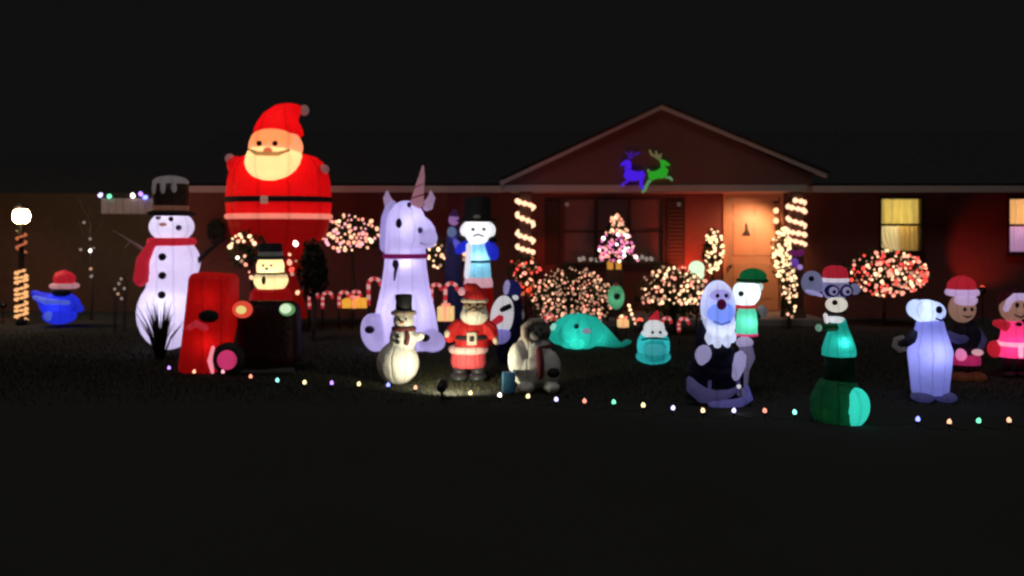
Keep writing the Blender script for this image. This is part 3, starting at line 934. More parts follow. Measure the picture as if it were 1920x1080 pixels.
# --- tall snowman at left
f = Fig('inflatable_snowman', 'tall glowing white snowman with red scarf and brown top hat', 'inflatable snowman', 320, 14.0, INF)
f.part('body', F_white, ('e', 316, 588, 57, 68), ('e', 327, 492, 47, 48), ('e', 322, 425, 41, 30), ('e', 320, 540, 44, 50), voxel=3, relax=6)
f.part('scarf', F_scarf, ('o', 322, 453, 0, 37, 8), ('t', [(298, 458, -34, 8), (286, 485, -42, 12), (283, 525, -46, 14)]), voxel=2.5)
f.part('hat', F_brown, ('l', 320, 0, [(403, 41), (398, 42), (395, 32), (380, 31), (360, 33), (345, 32)]))
f.part('hat_brim', M_black, ('l', 322, 0, [(405, 40), (403, 43), (399, 43), (397, 38)]))
f.part('hat_band', fabric('hat_band', (.35, .14, .09, 1), .35), ('l', 320, 0, [(395, 32.6), (392, 33), (386, 32.6)]))
f.part('snow_cap', fabric('hat_snow', (.45, .38, .40, 1), .25), ('e', 320, 342, 33, 13), ('e', 300, 354, 6, 12, -24), ('e', 318, 354, 6, 13, -30), ('e', 336, 354, 6, 10, -26), voxel=2.5)
for py in (480, 514, 549): f.part('button', M_black, ('e', 324, py, 7, 7, -50 if py < 530 else -53, 6))
f.part('eye', M_black, ('e', 335, 411, 4.5, 4.5, -38, 4)); f.part('eye', surf('grey_eye', (.2, .18, .25, 1)), ('e', 312, 409, 5, 3, -39, 4))
f.part('nose', F_tan, ('e', 322, 421, 7, 3.5, -42, 6))
f.part('mouth', surf('lilac_mouth', (.10, .08, .25, 1)), ('e', 347, 427, 5.5, 5, -32, 5))
f.part('arm', surf('pale_stick', (.34, .27, .22, 1), .8), ('t', [(282, 478, 0, 3), (262, 462, -6, 4), (240, 448, -6, 2), (214, 432, -6, 1.2)]), ('t', [(246, 452, -6, 1.5), (236, 466, -6, .8)]))
f.part('arm', M_black, ('t', [(368, 492, 0, 5), (392, 470, -4, 4), (425, 446, -4, 1.8)]), ('t', [(398, 466, -4, 2), (410, 444, -4, 1)]))
f.light(318, 575, -8, 10, (.86, .82, 1)); f.light(326, 492, 0, 5, (.86, .82, 1)); f.light(322, 425, 0, 4.5, (.92, .9, 1))

# --- giant santa
f = Fig('inflatable_santa', 'giant round red santa towering over the display by the house', 'inflatable santa', 523, 16.5, INF)
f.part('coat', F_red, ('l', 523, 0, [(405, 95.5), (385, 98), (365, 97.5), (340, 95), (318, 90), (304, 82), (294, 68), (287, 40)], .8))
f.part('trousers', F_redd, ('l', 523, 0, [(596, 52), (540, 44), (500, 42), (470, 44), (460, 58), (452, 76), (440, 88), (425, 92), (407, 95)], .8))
f.part('hem_trim', F_fur, ('o', 523, 406, 0, 95, 5, .8))
f.part('belt', M_black, ('o', 523, 375, 0, 96, 5.8, .8))
f.part('buckle', F_tan, ('b', 512, 525, 370, 384, -86, -80), bevel=2)
f.part('beard', F_beard, ('e', 525, 309, 53, 47, -40, 52), voxel=3, relax=3); f.part('hair', fabric('peach_hair', (.85, .42, .24, 1), .9), ('e', 527, 279, 49, 37, -36, 47))
f.part('face', F_skin, ('e', 527, 268, 39, 20, -64, 20))
f.part('moustache', fabric('tan_moustache', (.60, .38, .15, 1), .5), ('t', [(490, 287, -78, 2), (506, 295, -88, 4), (525, 296, -92, 4), (544, 296, -88, 4), (562, 288, -76, 2)]))
f.part('nose', fabric('nose_nylon', (.85, .28, .15, 1), .6), ('e', 527, 290, 8, 6, -90, 7))
for px in (510, 538): f.part('eye', M_black, ('e', px, 277, 5, 5, -84, 4))
f.part('hat', F_red, ('l', 529, -26, [(256, 46), (250, 45), (240, 42), (230, 36)]), ('t', [(530, 246, -26, 42), (534, 232, -24, 36), (543, 220, -22, 28), (553, 212, -18, 19), (562, 207, -14, 11), (568, 205, -12, 6)], 24), voxel=3)
f.part('pom_pom', F_pom, ('e', 573, 208, 9, 10, -10))
f.part('arm', F_red, ('t', [(468, 330, -10, 30), (450, 312, -20, 20), (442, 304, -22, 14)]), voxel=3)
f.part('arm', F_red, ('t', [(585, 335, -10, 30), (602, 324, -20, 18), (608, 320, -22, 13)]), voxel=3)
f.part('mitten', F_pom, ('e', 438, 299, 9, 9, -22)); f.part('mitten', F_pom, ('e', 612, 319, 10, 9, -22))
for px in (497, 550): f.part('boot', M_black, ('e', px, 606, 26, 16, -12, 34), ('l', px, 0, [(606, 18), (588, 20)]))
f.light(525, 350, -20, 26, (1, .8, .6)); f.light(525, 318, -60, 2.2, (1, .95, .6)); f.light(523, 430, 0, 2.8, (1, .75, .6)); f.light(530, 240, -22, 4, (1, .8, .6))

# --- unicorn
f = Fig('inflatable_unicorn', 'large sitting lavender white unicorn with pink striped horn', 'inflatable unicorn', 760, 14.0, INF)
f.part('body', F_lav,
    ('l', 760, 0, [(654, 60), (620, 62), (580, 55), (540, 46), (500, 40), (470, 38), (440, 37), (410, 36)], .85),
    ('e', 762, 418, 37, 42, -6, 34), ('e', 784, 434, 36, 31, -18, 27, 25), ('e', 803, 446, 20, 20, -26, 22),
    ('e', 706, 620, 24, 36, -30, 34, -12), ('e', 812, 636, 26, 20, -30, 36, 10), ('e', 744, 600, 18, 54, -42, 18), ('e', 778, 600, 18, 54, -42, 18),
    voxel=3, relax=5)
for a, b, c_, nm in ((733, 727, 735, 0), (801, 808, 799, 1)):
    f.part('ear', fabric('ear_nylon', (.62, .46, .66, 1), .4), ('t', [(a, 388, -4, 11), (b + (2 if nm else -1), 370, -6, 7), (b, 358, -6, 1.5)]))
F_horn = fabric('horn_nylon', (.62, .34, .42, 1), .4)
horn = f.part('horn', F_horn, ('t', [(783, 384, -14, 13), (788, 355, -16, 9), (793, 330, -18, 5.5), (795, 312, -18, 1.5)]))
n = 40
m = MB(); m.tube([f.p(783 + 12 * t + (13 - 11 * t) * math.cos(t * 22), 384 - 70 * t, -14 - 4 * t + (13 - 11 * t) * math.sin(t * 22)) for t in [i / n for i in range(n + 1)]], 1.6 * f.s, 6)
m.build('horn_stripe', fabric('horn_stripe', (.30, .05, .10, 1), .3), horn)
f.part('eye', surf('navy_eye', (.02, .015, .07, 1)), ('e', 753, 419, 6, 9, -37, 5)); f.part('eye', surf('navy_eye', (.02, .015, .07, 1)), ('e', 771, 385, 4, 5, -34, 4))
f.part('nostril', surf('violet_mark', (.12, .10, .34, 1)), ('e', 792, 432, 5, 6, -42, 4))
f.part('mouth', surf('violet_mark', (.12, .10, .34, 1)), ('t', [(793, 455, -42, 1.3), (803, 457, -42, 1.6), (813, 452, -38, 1.2)]))
f.part('mane', F_lavs, ('t', [(737, 384, -8, 12), (728, 410, 2, 14), (724, 440, 6, 14), (722, 468, 6, 11)]), voxel=3)
f.part('collar', fabric('plum_ribbon', (.30, .015, .16, 1), .4), ('o', 760, 480, 0, 39, 4.5, .85))
f.part('pendant', surf('plum_dark', (.06, .01, .05, 1)), ('e', 747, 494, 6, 9, -40, 5), ('t', [(748, 500, -41, 3.5), (746, 512, -41, 2.5), (745, 523, -42, 1.5)]))
for px, py, y in ((703, 611, -63), (803, 626, -62)): f.part('hoof_patch', surf('navy_eye', (.02, .015, .07, 1)), ('e', px, py, 9, 7, y, 5))
f.light(760, 585, -8, 11, (.86, .82, 1)); f.light(762, 490, -8, 3.6, (.86, .82, 1)); f.light(772, 422, -6, 4.6, (.88, .86, 1))

# --- red truck with headlights, snowman driver
f = Fig('inflatable_truck', 'red inflatable truck with black wheel rims beside the tall snowman', 'inflatable truck', 430, 11.8, INF)
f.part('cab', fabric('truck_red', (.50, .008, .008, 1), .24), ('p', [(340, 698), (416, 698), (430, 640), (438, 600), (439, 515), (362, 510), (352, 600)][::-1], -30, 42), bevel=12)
F_dark = fabric('truck_red_unlit', (.03, .005, .006, 1), .02)  # dark copy of the truck red, shade put into the colour
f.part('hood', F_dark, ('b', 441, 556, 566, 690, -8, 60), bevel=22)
f.part('bumper', surf('dark_bumper', (.02, .02, .025, 1)), ('t', [(425, 690, -32, 6), (490, 694, -36, 6), (556, 690, -30, 6)]))
f.part('window', M_black, ('e', 402, 590, 19, 12, -31, 4)); f.part('fender', fabric('fender_red', (.75, .05, .08, 1), .5), ('t', [(364, 612, -32, 5), (380, 603, -34, 7), (398, 612, -33, 6)]))
w = f.part('wheel', M_black, ('e', 440, 667, 31, 30, -36, 14))
f.part('hub', fabric('pink_hub', (.85, .06, .24, 1), .85), ('e', 441, 668, 18, 18, -48, 8), parent=w)
f.part('tyre_glow', fabric('pink_tyre', (.95, .36, .45, 1), 1.0), ('t', [(413, 645, -40, 3), (408, 670, -42, 5), (412, 692, -40, 3)]), parent=w)
f.part('headlight', emit('headlight_red', (.95, .09, .05, 1), .75), ('e', 459, 579, 19, 16, -14, 10)); f.part('headlight', emit('headlight_green', (.16, .36, .14, 1), .8), ('e', 542, 579, 15, 12, -14, 10))
f.part('headlight_core', emit('headlight_yellow', (.90, .72, .24, 1), .9), ('e', 459, 579, 10, 8, -21, 7))
f.part('headlight_core', emit('headlight_pale', (.70, .90, .60, 1), .95), ('e', 541, 577, 11, 9, -21, 7))
f.light(396, 640, 0, 3.2, (1, .5, .4)); f.light(398, 560, 5, 2.4, (1, .5, .4))
f = Fig('inflatable_snowman', 'warm yellow small snowman with black top hat behind red truck', 'inflatable snowman', 508, 13.4, INF)
f.part('body', fabric('warm_snow_nylon', (.90, .78, .45, 1), .85), ('e', 508, 525, 32, 24), ('e', 507, 500, 26, 24), voxel=2.5)
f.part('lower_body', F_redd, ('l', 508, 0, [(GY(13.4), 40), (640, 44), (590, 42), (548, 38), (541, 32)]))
f.part('hat', M_black, ('l', 507, 0, [(486, 30), (483, 31), (480, 22), (458, 22), (456, 20)])); f.part('hat_band', fabric('grey_band', (.3, .3, .26, 1), .2), ('l', 507, 0, [(480, 22.6), (474, 22.8), (472, 22.6)]))
f.part('scarf', surf('olive_scarf', (.16, .13, .06, 1)), ('o', 508, 514, 0, 24, 4), ('e', 503, 524, 4, 8, -30, 4))
for px in (500, 515): f.part('eye', M_black, ('e', px, 497, 2.5, 2.5, -25, 3))
f.part('nose', surf('orange_nose', (.6, .2, .04, 1)), ('t', [(507, 503, -24, 3), (509, 504, -38, .8)]))
f.light(508, 512, 0, 4.5, (1, .9, .6)); f.light(508, 580, 0, 1.2, (1, .6, .5))

# --- blue penguin lying with santa hat at far left
f = Fig('inflatable_bird', 'blue glowing inflatable bird wearing red santa hat near lamp post', 'inflatable bird', 112, 17.4, INF)
f.part('body', F_blue, ('e', 112, 571, 38, 24, 0, 26), ('t', [(88, 562, -6, 14), (66, 548, -8, 6)]), ('t', [(135, 566, -6, 13), (156, 580, -8, 7)]), ('e', 112, 592, 30, 16), voxel=2.5)
f.part('wing', fabric('light_blue_nylon', (.16, .24, .80, 1), .6), ('t', [(72, 556, -14, 4), (100, 563, -27, 6), (140, 566, -22, 4)]))
f.part('hat', F_scarf, ('e', 121, 523, 20, 15), ('t', [(114, 520, 0, 14), (122, 510, 0, 6)]), voxel=2)
f.part('hat_trim', fabric('pink_trim', (.72, .42, .46, 1), .55), ('o', 121, 536, 0, 21, 5))
f.part('face', surf('navy_face', (.02, .02, .05, 1)), ('e', 122, 547, 18, 9, -14, 12))
f.part('foot', fabric('light_blue_nylon', (.16, .24, .80, 1), .6), ('e', 105, 590, 8, 9, -26, 8))
f.light(112, 572, 0, 3, (.5, .6, 1))

# --- small unlit snowman in front
f = Fig('snowman_figure', 'small unlit white snowman with black hat in front of unicorn', 'snowman', 748, GD(720), INF)
f.part('body', F_unlitw, ('e', 746, 680, 40, 41), ('e', 756, 634, 26, 27), ('e', 757, 601, 20, 19), ('t', [(772, 635, -6, 9), (792, 628, -10, 8)]), voxel=2.5, relax=5)
f.part('hat', M_black, ('l', 757, 0, [(583, 16), (570, 15), (554, 16), (552, 14)])); f.part('hat_brim', fabric('cream_brim', (.42, .33, .25, 1), .0, .1), ('l', 757, 0, [(590, 22), (587, 24), (583, 23), (581, 16)]))
f.part('scarf', surf('maroon_scarf', (.14, .035, .03, 1)), ('o', 757, 616, 0, 19, 4.5), ('t', [(764, 618, -18, 4), (768, 630, -26, 4), (766, 642, -28, 4)]))
for py in (628, 638): f.part('button', M_black, ('e', 749, py, 4, 4, -26, 3))
f.part('nose', surf('orange_nose', (.6, .2, .04, 1)), ('t', [(757, 602, -18, 3), (753, 604, -32, .8)]))
for px in (750, 763): f.part('eye', M_black, ('e', px, 597, 2.2, 2.4, -18, 2))

# --- small santa in front
f = Fig('santa_figure', 'small santa with white beard and black belt in front row', 'santa figure', 882, GD(714), INF)
F_ured = fabric('faint_glow_red', (.55, .02, .02, 1), .16, .1); F_uwh = fabric('faint_glow_cream', (.66, .55, .42, 1), .08, .1)  # faint emission put into the colours though the figure holds no lamp
f.part('coat', F_ured, ('l', 884, 0, [(652, 32), (630, 31), (612, 28), (598, 20)], .8), ('t', [(862, 608, 0, 14), (847, 622, -8, 13), (843, 634, -18, 10)]), ('t', [(906, 608, 0, 14), (922, 618, -8, 13), (926, 632, -16, 10)]), voxel=2.5)
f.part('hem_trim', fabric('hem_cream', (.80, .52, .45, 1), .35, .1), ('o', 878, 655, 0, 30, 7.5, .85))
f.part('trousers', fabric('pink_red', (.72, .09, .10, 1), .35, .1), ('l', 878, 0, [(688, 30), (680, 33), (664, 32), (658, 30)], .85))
for px in (862, 896): f.part('boot', surf('dark_boot', (.03, .035, .04, 1), .4), ('e', px, 706, 17, 9, -6, 24), ('l', px, 0, [(706, 12), (689, 13)]))
f.part('belt', M_black, ('o', 884, 631, 0, 31, 4.5, .8)); f.part('buckle', F_uwh, ('b', 876, 896, 620, 644, -28, -24), bevel=2); f.part('buckle_centre', M_black, ('b', 882, 890, 627, 637, -30.5, -28.2), bevel=1)
f.part('beard', fabric('faint_glow_beard', (.82, .80, .68, 1), .1, .1), ('e', 890, 590, 27, 19, -12, 20), ('e', 890, 578, 23, 16, -8, 18), voxel=2.2)
f.part('face', fabric('faint_glow_skin', (.36, .24, .16, 1), .04, .1), ('e', 890, 572, 19, 12, -18, 12)); f.part('nose', fabric('faint_glow_skin', (.36, .24, .16, 1), .04, .1), ('e', 889, 577, 5, 4, -31, 4))
f.part('moustache', F_uwh, ('t', [(874, 586, -28, 3), (883, 582, -32, 4.5), (890, 583, -33, 3), (897, 582, -32, 4.5), (906, 587, -28, 3)]))
for px in (882, 896): f.part('eye', M_black, ('e', px, 570, 3, 2.5, -29, 2))
f.part('hat', F_ured, ('t', [(892, 562, -6, 23), (892, 550, -4, 18), (886, 540, -2, 11), (874, 536, -4, 6)])); f.part('pom_pom', fabric('pink_trim', (.72, .42, .46, 1), .55), ('e', 866, 546, 7, 8, -8))
f.part('hat_trim', F_uwh, ('o', 890, 563, -6, 22, 4, .9))
for px, py in ((840, 624), (930, 636)): f.part('mitten', F_uwh, ('e', px, py, 6, 8, -20))

# --- top-hatted figure in blue coat behind the small santa
f = Fig('inflatable_snowman', 'tall white faced snowman in cyan and blue coat with black hat', 'inflatable snowman', 895, 14.6, INF)
f.part('head', F_whiteb, ('e', 896, 432, 34, 22, 0, 26), ('e', 896, 446, 20, 16, -4, 20), voxel=2.5)
f.part('coat', fabric('cyan_nylon', (.32, .66, .80, 1), .42), ('l', 897, 0, [(520, 24), (495, 22), (470, 21), (455, 17)], .9))
f.part('coat_edge', F_whiteb, ('t', [(880, 458, -16, 5), (879, 485, -19, 5), (876, 518, -21, 5)]))
f.part('sleeve', F_blue, ('t', [(914, 458, -2, 11), (924, 470, -8, 12), (927, 482, -16, 9)]), voxel=2); f.part('sleeve', F_blue, ('t', [(876, 460, 2, 10), (864, 466, -2, 10), (858, 472, -6, 7)]), voxel=2)
f.part('earmuff', M_black, ('e', 866, 447, 9, 6, -8)); f.part('earmuff', M_black, ('e', 924, 449, 9, 6, -8))
f.part('hat', M_black, ('l', 895, 0, [(416, 38), (412, 39), (409, 26), (372, 25), (370, 22)])); f.part('hat_buckle', fabric('grey_band', (.3, .3, .26, 1), .2), ('e', 895, 407, 7, 4, -26, 4))
f.part('belt', surf('teal_belt', (.02, .10, .12, 1)), ('o', 897, 490, 0, 21.5, 2.5, .9))
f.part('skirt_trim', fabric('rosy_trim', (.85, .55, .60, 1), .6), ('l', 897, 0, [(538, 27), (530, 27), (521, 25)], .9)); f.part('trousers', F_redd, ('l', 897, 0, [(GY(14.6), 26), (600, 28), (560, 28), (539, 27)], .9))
for px in (888, 908): f.part('eye', surf('grey_eye', (.2, .18, .25, 1)), ('e', px, 430, 4, 3, -25, 3))
f.part('mouth', M_black, ('t', [(888, 443, -25, 1.4), (897, 439, -28, 2), (908, 443, -25, 1.4)]))
f.light(896, 434, 0, 2.6, (1, .98, .95)); f.light(898, 485, 0, 3.2, (.8, .95, 1))

# --- little purple-blue figure behind it
f = Fig('inflatable_elf', 'little violet blue lit figure left of the black hatted snowman', 'inflatable elf', 850, 16.2, INF)
f.part('body', fabric('violet_nylon', (.04, .04, .16, 1), .12), ('l', 850, 0, [(GY(16.2), 20), (560, 18), (490, 16), (460, 15), (440, 12), (424, 9)]))
f.part('head', fabric('lilac_nylon', (.55, .30, .66, 1), .5), ('e', 851, 412, 10, 11)); f.part('hat', fabric('dark_violet', (.12, .04, .16, 1), .2), ('t', [(851, 405, 0, 10), (853, 394, 0, 4)]))
f.part('vest', fabric('sky_nylon', (.30, .40, .66, 1), .35), ('e', 848, 435, 9, 10, -10, 6)); f.part('arm', fabric('blue_glow', (.20, .18, .85, 1), .6), ('t', [(855, 452, -12, 6), (862, 466, -16, 7)]))
f.light(850, 445, 0, .8, (.7, .7, 1))

# --- penguin
f = Fig('inflatable_penguin', 'white bellied inflatable penguin with navy head right of small santa', 'inflatable penguin', 950, 12.6, INF)
f.part('body', fabric('navy_nylon', (.012, .012, .05, 1), .04), ('e', 955, 640, 28, 52), ('e', 957, 590, 27, 45), voxel=2.5)
f.part('belly', F_whiteb, ('e', 942, 590, 22, 38, -22, 14, 8)); f.part('lower_belly', fabric('periwinkle_nylon', (.36, .32, .80, 1), .42), ('e', 938, 625, 20, 17, -24, 12))
hd = f.part('head', fabric('navy_bright', (.03, .03, .22, 1), .3), ('e', 961, 545, 17, 20)); f.part('cheek', F_lavs, ('e', 950, 538, 6, 14, -13, 6, 8), parent=hd); f.part('eye', F_whiteb, ('e', 966, 557, 6, 5, -16, 4), parent=hd)
f.part('beak', M_black, ('t', [(955, 572, -26, 7), (940, 578, -40, 4)])); f.part('scarf', F_scarf, ('t', [(925, 603, -38, 6), (940, 592, -38, 7)]))
f.part('flipper', fabric('grey_pink', (.45, .33, .38, 1), .3), ('t', [(972, 568, -8, 5), (978, 590, -10, 6), (974, 605, -10, 4)]))
f.light(940, 590, -70, .4, (.9, .9, 1))  # lamp outside the body, in front of the belly

# --- seated bear with fur hat
f = Fig('bear_figure', 'seated white bear with grey fur hood and dark red scarf in front row', 'bear figure', 998, GD(731), INF)
f.part('body', F_unlitw, ('e', 998, 688, 42, 42), ('e', 1000, 655, 34, 34), ('e', 972, 672, 20, 34, -18), ('e', 1030, 690, 22, 36, -14), voxel=3, relax=5)
f.part('head', fabric('grey_brown', (.16, .14, .12, 1), .0, .1), ('e', 1005, 622, 28, 24)); f.part('hood_trim', fabric('tan_fur', (.52, .42, .36, 1), .03, .1), ('t', [(1018, 599, -14, 5), (996, 600, -20, 6), (983, 612, -24, 7), (983, 628, -26, 7), (994, 640, -25, 6), (1012, 645, -22, 5)]))
f.part('muzzle', fabric('grey_muzzle', (.24, .23, .22, 1), 0, .1), ('e', 1003, 626, 12, 9, -25, 10)); f.part('nose', M_black, ('e', 1003, 621, 5, 4, -35, 4))
for px in (997, 1013): f.part('eye', M_black, ('e', px, 612, 3, 3, -27, 2))
f.part('scarf', surf('wine_scarf', (.16, .02, .03, 1)), ('o', 1003, 648, 0, 27, 5), ('t', [(1010, 650, -32, 6), (1012, 675, -44, 7), (1011, 700, -48, 6)]))
f.part('glove', M_black, ('e', 1036, 693, 12, 9, -38, 10)); f.part('gift', surf('blue_gift', (.06, .22, .42, 1), .5), ('b', 942, 966, 690, 728, -58, -36), bevel=3); f.part('foot', F_unlitw, ('e', 985, 720, 16, 11, -38, 18)); f.part('foot', F_unlitw, ('e', 1032, 720, 16, 11, -36, 18))

# --- teal whale
f = Fig('inflatable_whale', 'glowing teal inflatable whale with long tail lying on the lawn', 'inflatable whale', 1090, 14.2, INF)
f.part('body', F_teal, ('e', 1084, 622, 50, 35, 0, 36), ('e', 1050, 624, 24, 22, -6, 24), ('t', [(1105, 620, 0, 30), (1135, 634, 4, 18), (1160, 647, 8, 7), (1172, 650, 8, 3)]), voxel=2.5, relax=5)
f.part('mouth', fabric('mint_white', (.55, .85, .78, 1), .7), ('e', 1038, 614, 7, 9, -16, 8)); f.part('eye', surf('deep_teal', (.01, .08, .12, 1)), ('e', 1078, 608, 4.5, 5, -34, 4)); f.part('cheek', fabric('pink_cheek', (.55, .45, .60, 1), .45), ('e', 1097, 617, 8, 5, -34, 4))
f.part('fin', F_tealb, ('e', 1080, 641, 13, 9, -32, 10)); f.part('fluke', F_teal, ('t', [(1166, 648, 8, 4), (1176, 640, -10, 5), (1180, 638, -18, 2)]), ('t', [(1166, 648, 8, 4), (1178, 644, 24, 5), (1182, 642, 32, 2)]))
f.light(1078, 628, -4, 4, (.75, 1, .95)); f.light(1122, 630, 2, 1.0, (.75, 1, .95))

# --- round teal monster with santa hat
f = Fig('inflatable_monster', 'round teal inflatable creature with white brow and red hat', 'inflatable creature', 1225, GD(682), INF)
f.part('body', fabric('aqua_nylon', (.04, .50, .52, 1), .25), ('e', 1225, 648, 31, 34), ('e', 1225, 668, 33, 15), voxel=2.2)
f.part('brow', F_whiteb, ('e', 1225, 615, 20, 17, -10, 20), ('e', 1225, 624, 25, 9, -10, 22), voxel=2)
for px in (1219, 1233): f.part('eye', surf('deep_teal', (.01, .08, .12, 1)), ('e', px, 620, 3, 3, -29, 3))
f.part('mouth', surf('deep_teal', (.01, .08, .12, 1)), ('t', [(1199, 634, -26, 1.6), (1212, 630, -32, 2), (1228, 630, -33, 2), (1246, 633, -28, 1.6)]))
f.part('hat', F_scarf, ('t', [(1226, 601, -4, 12), (1229, 592, -4, 7), (1232, 584, -4, 3)])); f.part('belly_patch', fabric('aqua_bright', (.10, .62, .66, 1), .45), ('e', 1224, 652, 20, 14, -24, 10))
f.light(1225, 650, 0, 2.6, (.8, 1, 1))

# --- green egg lantern
f = Fig('egg_lantern', 'small green glowing egg shaped lantern with one black eye', 'lantern', 1155, 15.0)
f.part('shell', fabric('egg_green', (.16, .55, .32, 1), .3), ('e', 1155, 557, 16, 23)); f.part('eye', M_black, ('e', 1155, 555, 6, 6, -14, 4)); f.part('cap', fabric('rose_cap', (.4, .08, .1, 1), .2), ('e', 1155, 534, 6, 4)); f.part('stake', M_metal, ('t', [(1155, 578, 0, 1.5), (1155, GY(15.0), 0, 1.5)]))
f.light(1155, 557, 0, .7, (.8, 1, .85))

# --- lit gift boxes
def gift(label, px, py, w, h, d, colr, bulbs=()):
    f = Fig('gift_box', label, 'gift box', px, d, 'lit gift boxes')
    f.part('box', colr, ('b', px - w / 2, px + w / 2, py - h / 2, py + h / 2, -w / 2, w / 2), bevel=1.5)
    f.part('ribbon', F_fur, ('b', px - 1.5, px + 1.5, py - h / 2 - .8, py + h / 2 + .5, -w / 2 - .8, w / 2 + .8)); f.part('bow', F_fur, ('e', px - 4, py - h / 2 - 3, 5, 3, 0, 3, 25), ('e', px + 4, py - h / 2 - 3, 5, 3, 0, 3, -25))
    f.part('stand', M_metal, ('t', [(px - w / 3, py + h / 2, 0, 1), (px - w / 3, GY(d), 0, 1)]), ('t', [(px + w / 3, py + h / 2, 0, 1), (px + w / 3, GY(d), 0, 1)]))
    for bx, by, bc in bulbs: add_bulb(f.root, f.p(bx, by, -w / 2 - 2), bc, .025)
    return f
F_gold = fabric('gold_nylon', (.85, .52, .07, 1), .85); F_lem = fabric('lemon_nylon', (.85, .72, .34, 1), .8)
gift('wide golden lit gift box left of the unicorn', 668, 568, 46, 16, 16.9, F_gold)
gift('pale yellow lit gift box right of the unicorn', 836, 588, 30, 26, 15.2, F_lem)
gift('small lemon lit gift box between teal whale and teal creature', 1168, 606, 20, 14, 14.8, F_lem, [(1178, 572, 'warm'), (1180, 580, 'cream'), (1183, 588, 'warm'), (1187, 597, 'peach'), (1190, 605, 'peach'), (1164, 592, 'cream')])

# --- candy canes
F_cw = fabric('cane_white', (.85, .55, .50, 1), .65); F_cr = fabric('cane_red', (.70, .05, .07, 1), .55)
def cane(label, px, top, d, w, flip=1, low=None, r=3.0):
    """hook of alternating white and red bands on a stake"""
    f = Fig('candy_cane', label, 'candy cane', px, d, 'candy canes along the path')
    R = w / 2
    path = []
    low = low or top + 30
    for i in range(9): path.append((px - flip * R, low + (top + R - low) * i / 8))
    for i in range(1, 11):
        a = PI - PI * 1.05 * i / 10
        path.append((px + flip * R * math.cos(a), top + R - R * math.sin(a)))
    for i in range(0, len(path) - 1, 2):
        seg = path[i:i + 3]
        f.part('band', F_cw if (i // 2) % 2 else F_cr, ('t', [(a, b, 0, r) for a, b in seg], 8))
    f.part('stake', M_metal, ('t', [(px - flip * R, low, 0, r * .8), (px - flip * R, GY(d), 0, r * .5)]))
cane('first candy cane in the row right of dark shrub', 588, 549, 16.8, 16)
cane('second candy cane in the row right of dark shrub', 614, 548, 16.8, 18)
cane('third candy cane in the row, left of gold gift', 645, 547, 16.8, 18)
cane('fourth candy cane in the row, above gold gift', 668, 546, 16.7, 16)
cane('tall candy cane against the left flank of the unicorn', 702, 522, 15.6, 22, low=572, r=3.6)
cane('tall candy cane against the right flank of the unicorn', 818, 533, 15.8, 18, low=575, r=3.4)
cane('tall candy cane left of the small santa hat', 846, 531, 15.6, 22, low=585, r=3.6)
cane('candy cane left of teal whale above bear hood', 1030, 590, 14.9, 16, low=615)
cane('left candy cane right of the teal creature', 1250, 596, 14.6, 16, low=622)
cane('right candy cane right of the teal creature', 1282, 597, 14.6, 18, low=622)

# --- wire deer, dim
f = Fig('wire_deer', 'dim small wire deer left of the tall snowman', 'wire deer', 222, 16.6)
f.part('frame', M_metal, ('t', [(214, 548, 0, 1), (236, 546, 0, 1), (240, 530, 0, 1), (232, 518, 0, 1), (226, 524, 0, 1), (216, 538, 0, 1), (214, 548, 0, 1)]), ('t', [(231, 518, 0, .7), (226, 506, 0, .5)]), ('t', [(233, 518, 0, .7), (240, 506, 0, .5)]))
for px in (215, 219, 233, 237): f.part('leg', M_metal, ('t', [(px, 547, 0, .9), (px - 2, GY(16.6), 0, .8)]))
for px, py, c_ in ((228, 523, 'dim'), (222, 551, 'dimwarm'), (216, 542, 'dim'), (234, 541, 'dim'), (229, 560, 'dim'), (224, 532, 'dim')): add_bulb(f.root, f.p(px, py, -2), c_, .026)

# --- yeti and bear riding a sled
f = Fig('snow_sled', 'dark blue sled with lavender runners under yeti and bear', 'sled', 1345, 9.9, INF)
F_sled = fabric('sled_navy', (.02, .02, .05, 1), .02)
f.part('seat', F_sled, ('e', 1335, 690, 46, 26, 0, 60), ('e', 1310, 700, 26, 22, -10, 40), ('b', 1300, 1385, 690, 722, -40, 40), voxel=3)
F_run = fabric('runner_lavender', (.24, .22, .50, 1), .14)
f.part('runner', F_run, ('t', [(1281, 700, -55, 6), (1286, 715, -58, 13), (1305, 730, -60, 15), (1330, 733, -60, 12), (1356, 726, -58, 7), (1372, 716, -56, 4)]), voxel=2.5)
f.part('runner', fabric('runner_violet', (.22, .20, .60, 1), .28), ('t', [(1318, 744, -66, 8), (1338, 748, -66, 11), (1365, 745, -64, 10), (1390, 735, -60, 7), (1386, 715, -50, 5)]), voxel=2.5)
f.part('strut', F_run, ('t', [(1322, 700, -40, 4), (1318, 728, -54, 3)]), ('t', [(1372, 700, -40, 4), (1376, 738, -56, 3)]))
f.part('bolt', F_whiteb, ('e', 1370, 714, 4, 4, -60, 4)); f.part('foot', F_sled, ('t', [(1330, 752, 20, 6), (1390, 752, 20, 6)]))
f.light(1350, 735, -120, .25, (.8, .8, 1))  # lamp outside the sled, in front of the runners
f = Fig('inflatable_yeti', 'blue white shaggy yeti with open mouth riding the sled', 'inflatable yeti', 1345, 9.7, INF)
f.part('body', fabric('ice_nylon', (.74, .77, .94, 1), .66), ('e', 1346, 575, 33, 50, 0, 30), ('e', 1346, 608, 33, 34, 0, 30), ('e', 1324, 633, 9, 13, -16), ('e', 1340, 639, 8, 13, -22), ('e', 1358, 638, 8, 13, -20), ('e', 1370, 630, 8, 12, -12), voxel=2.2, relax=3)
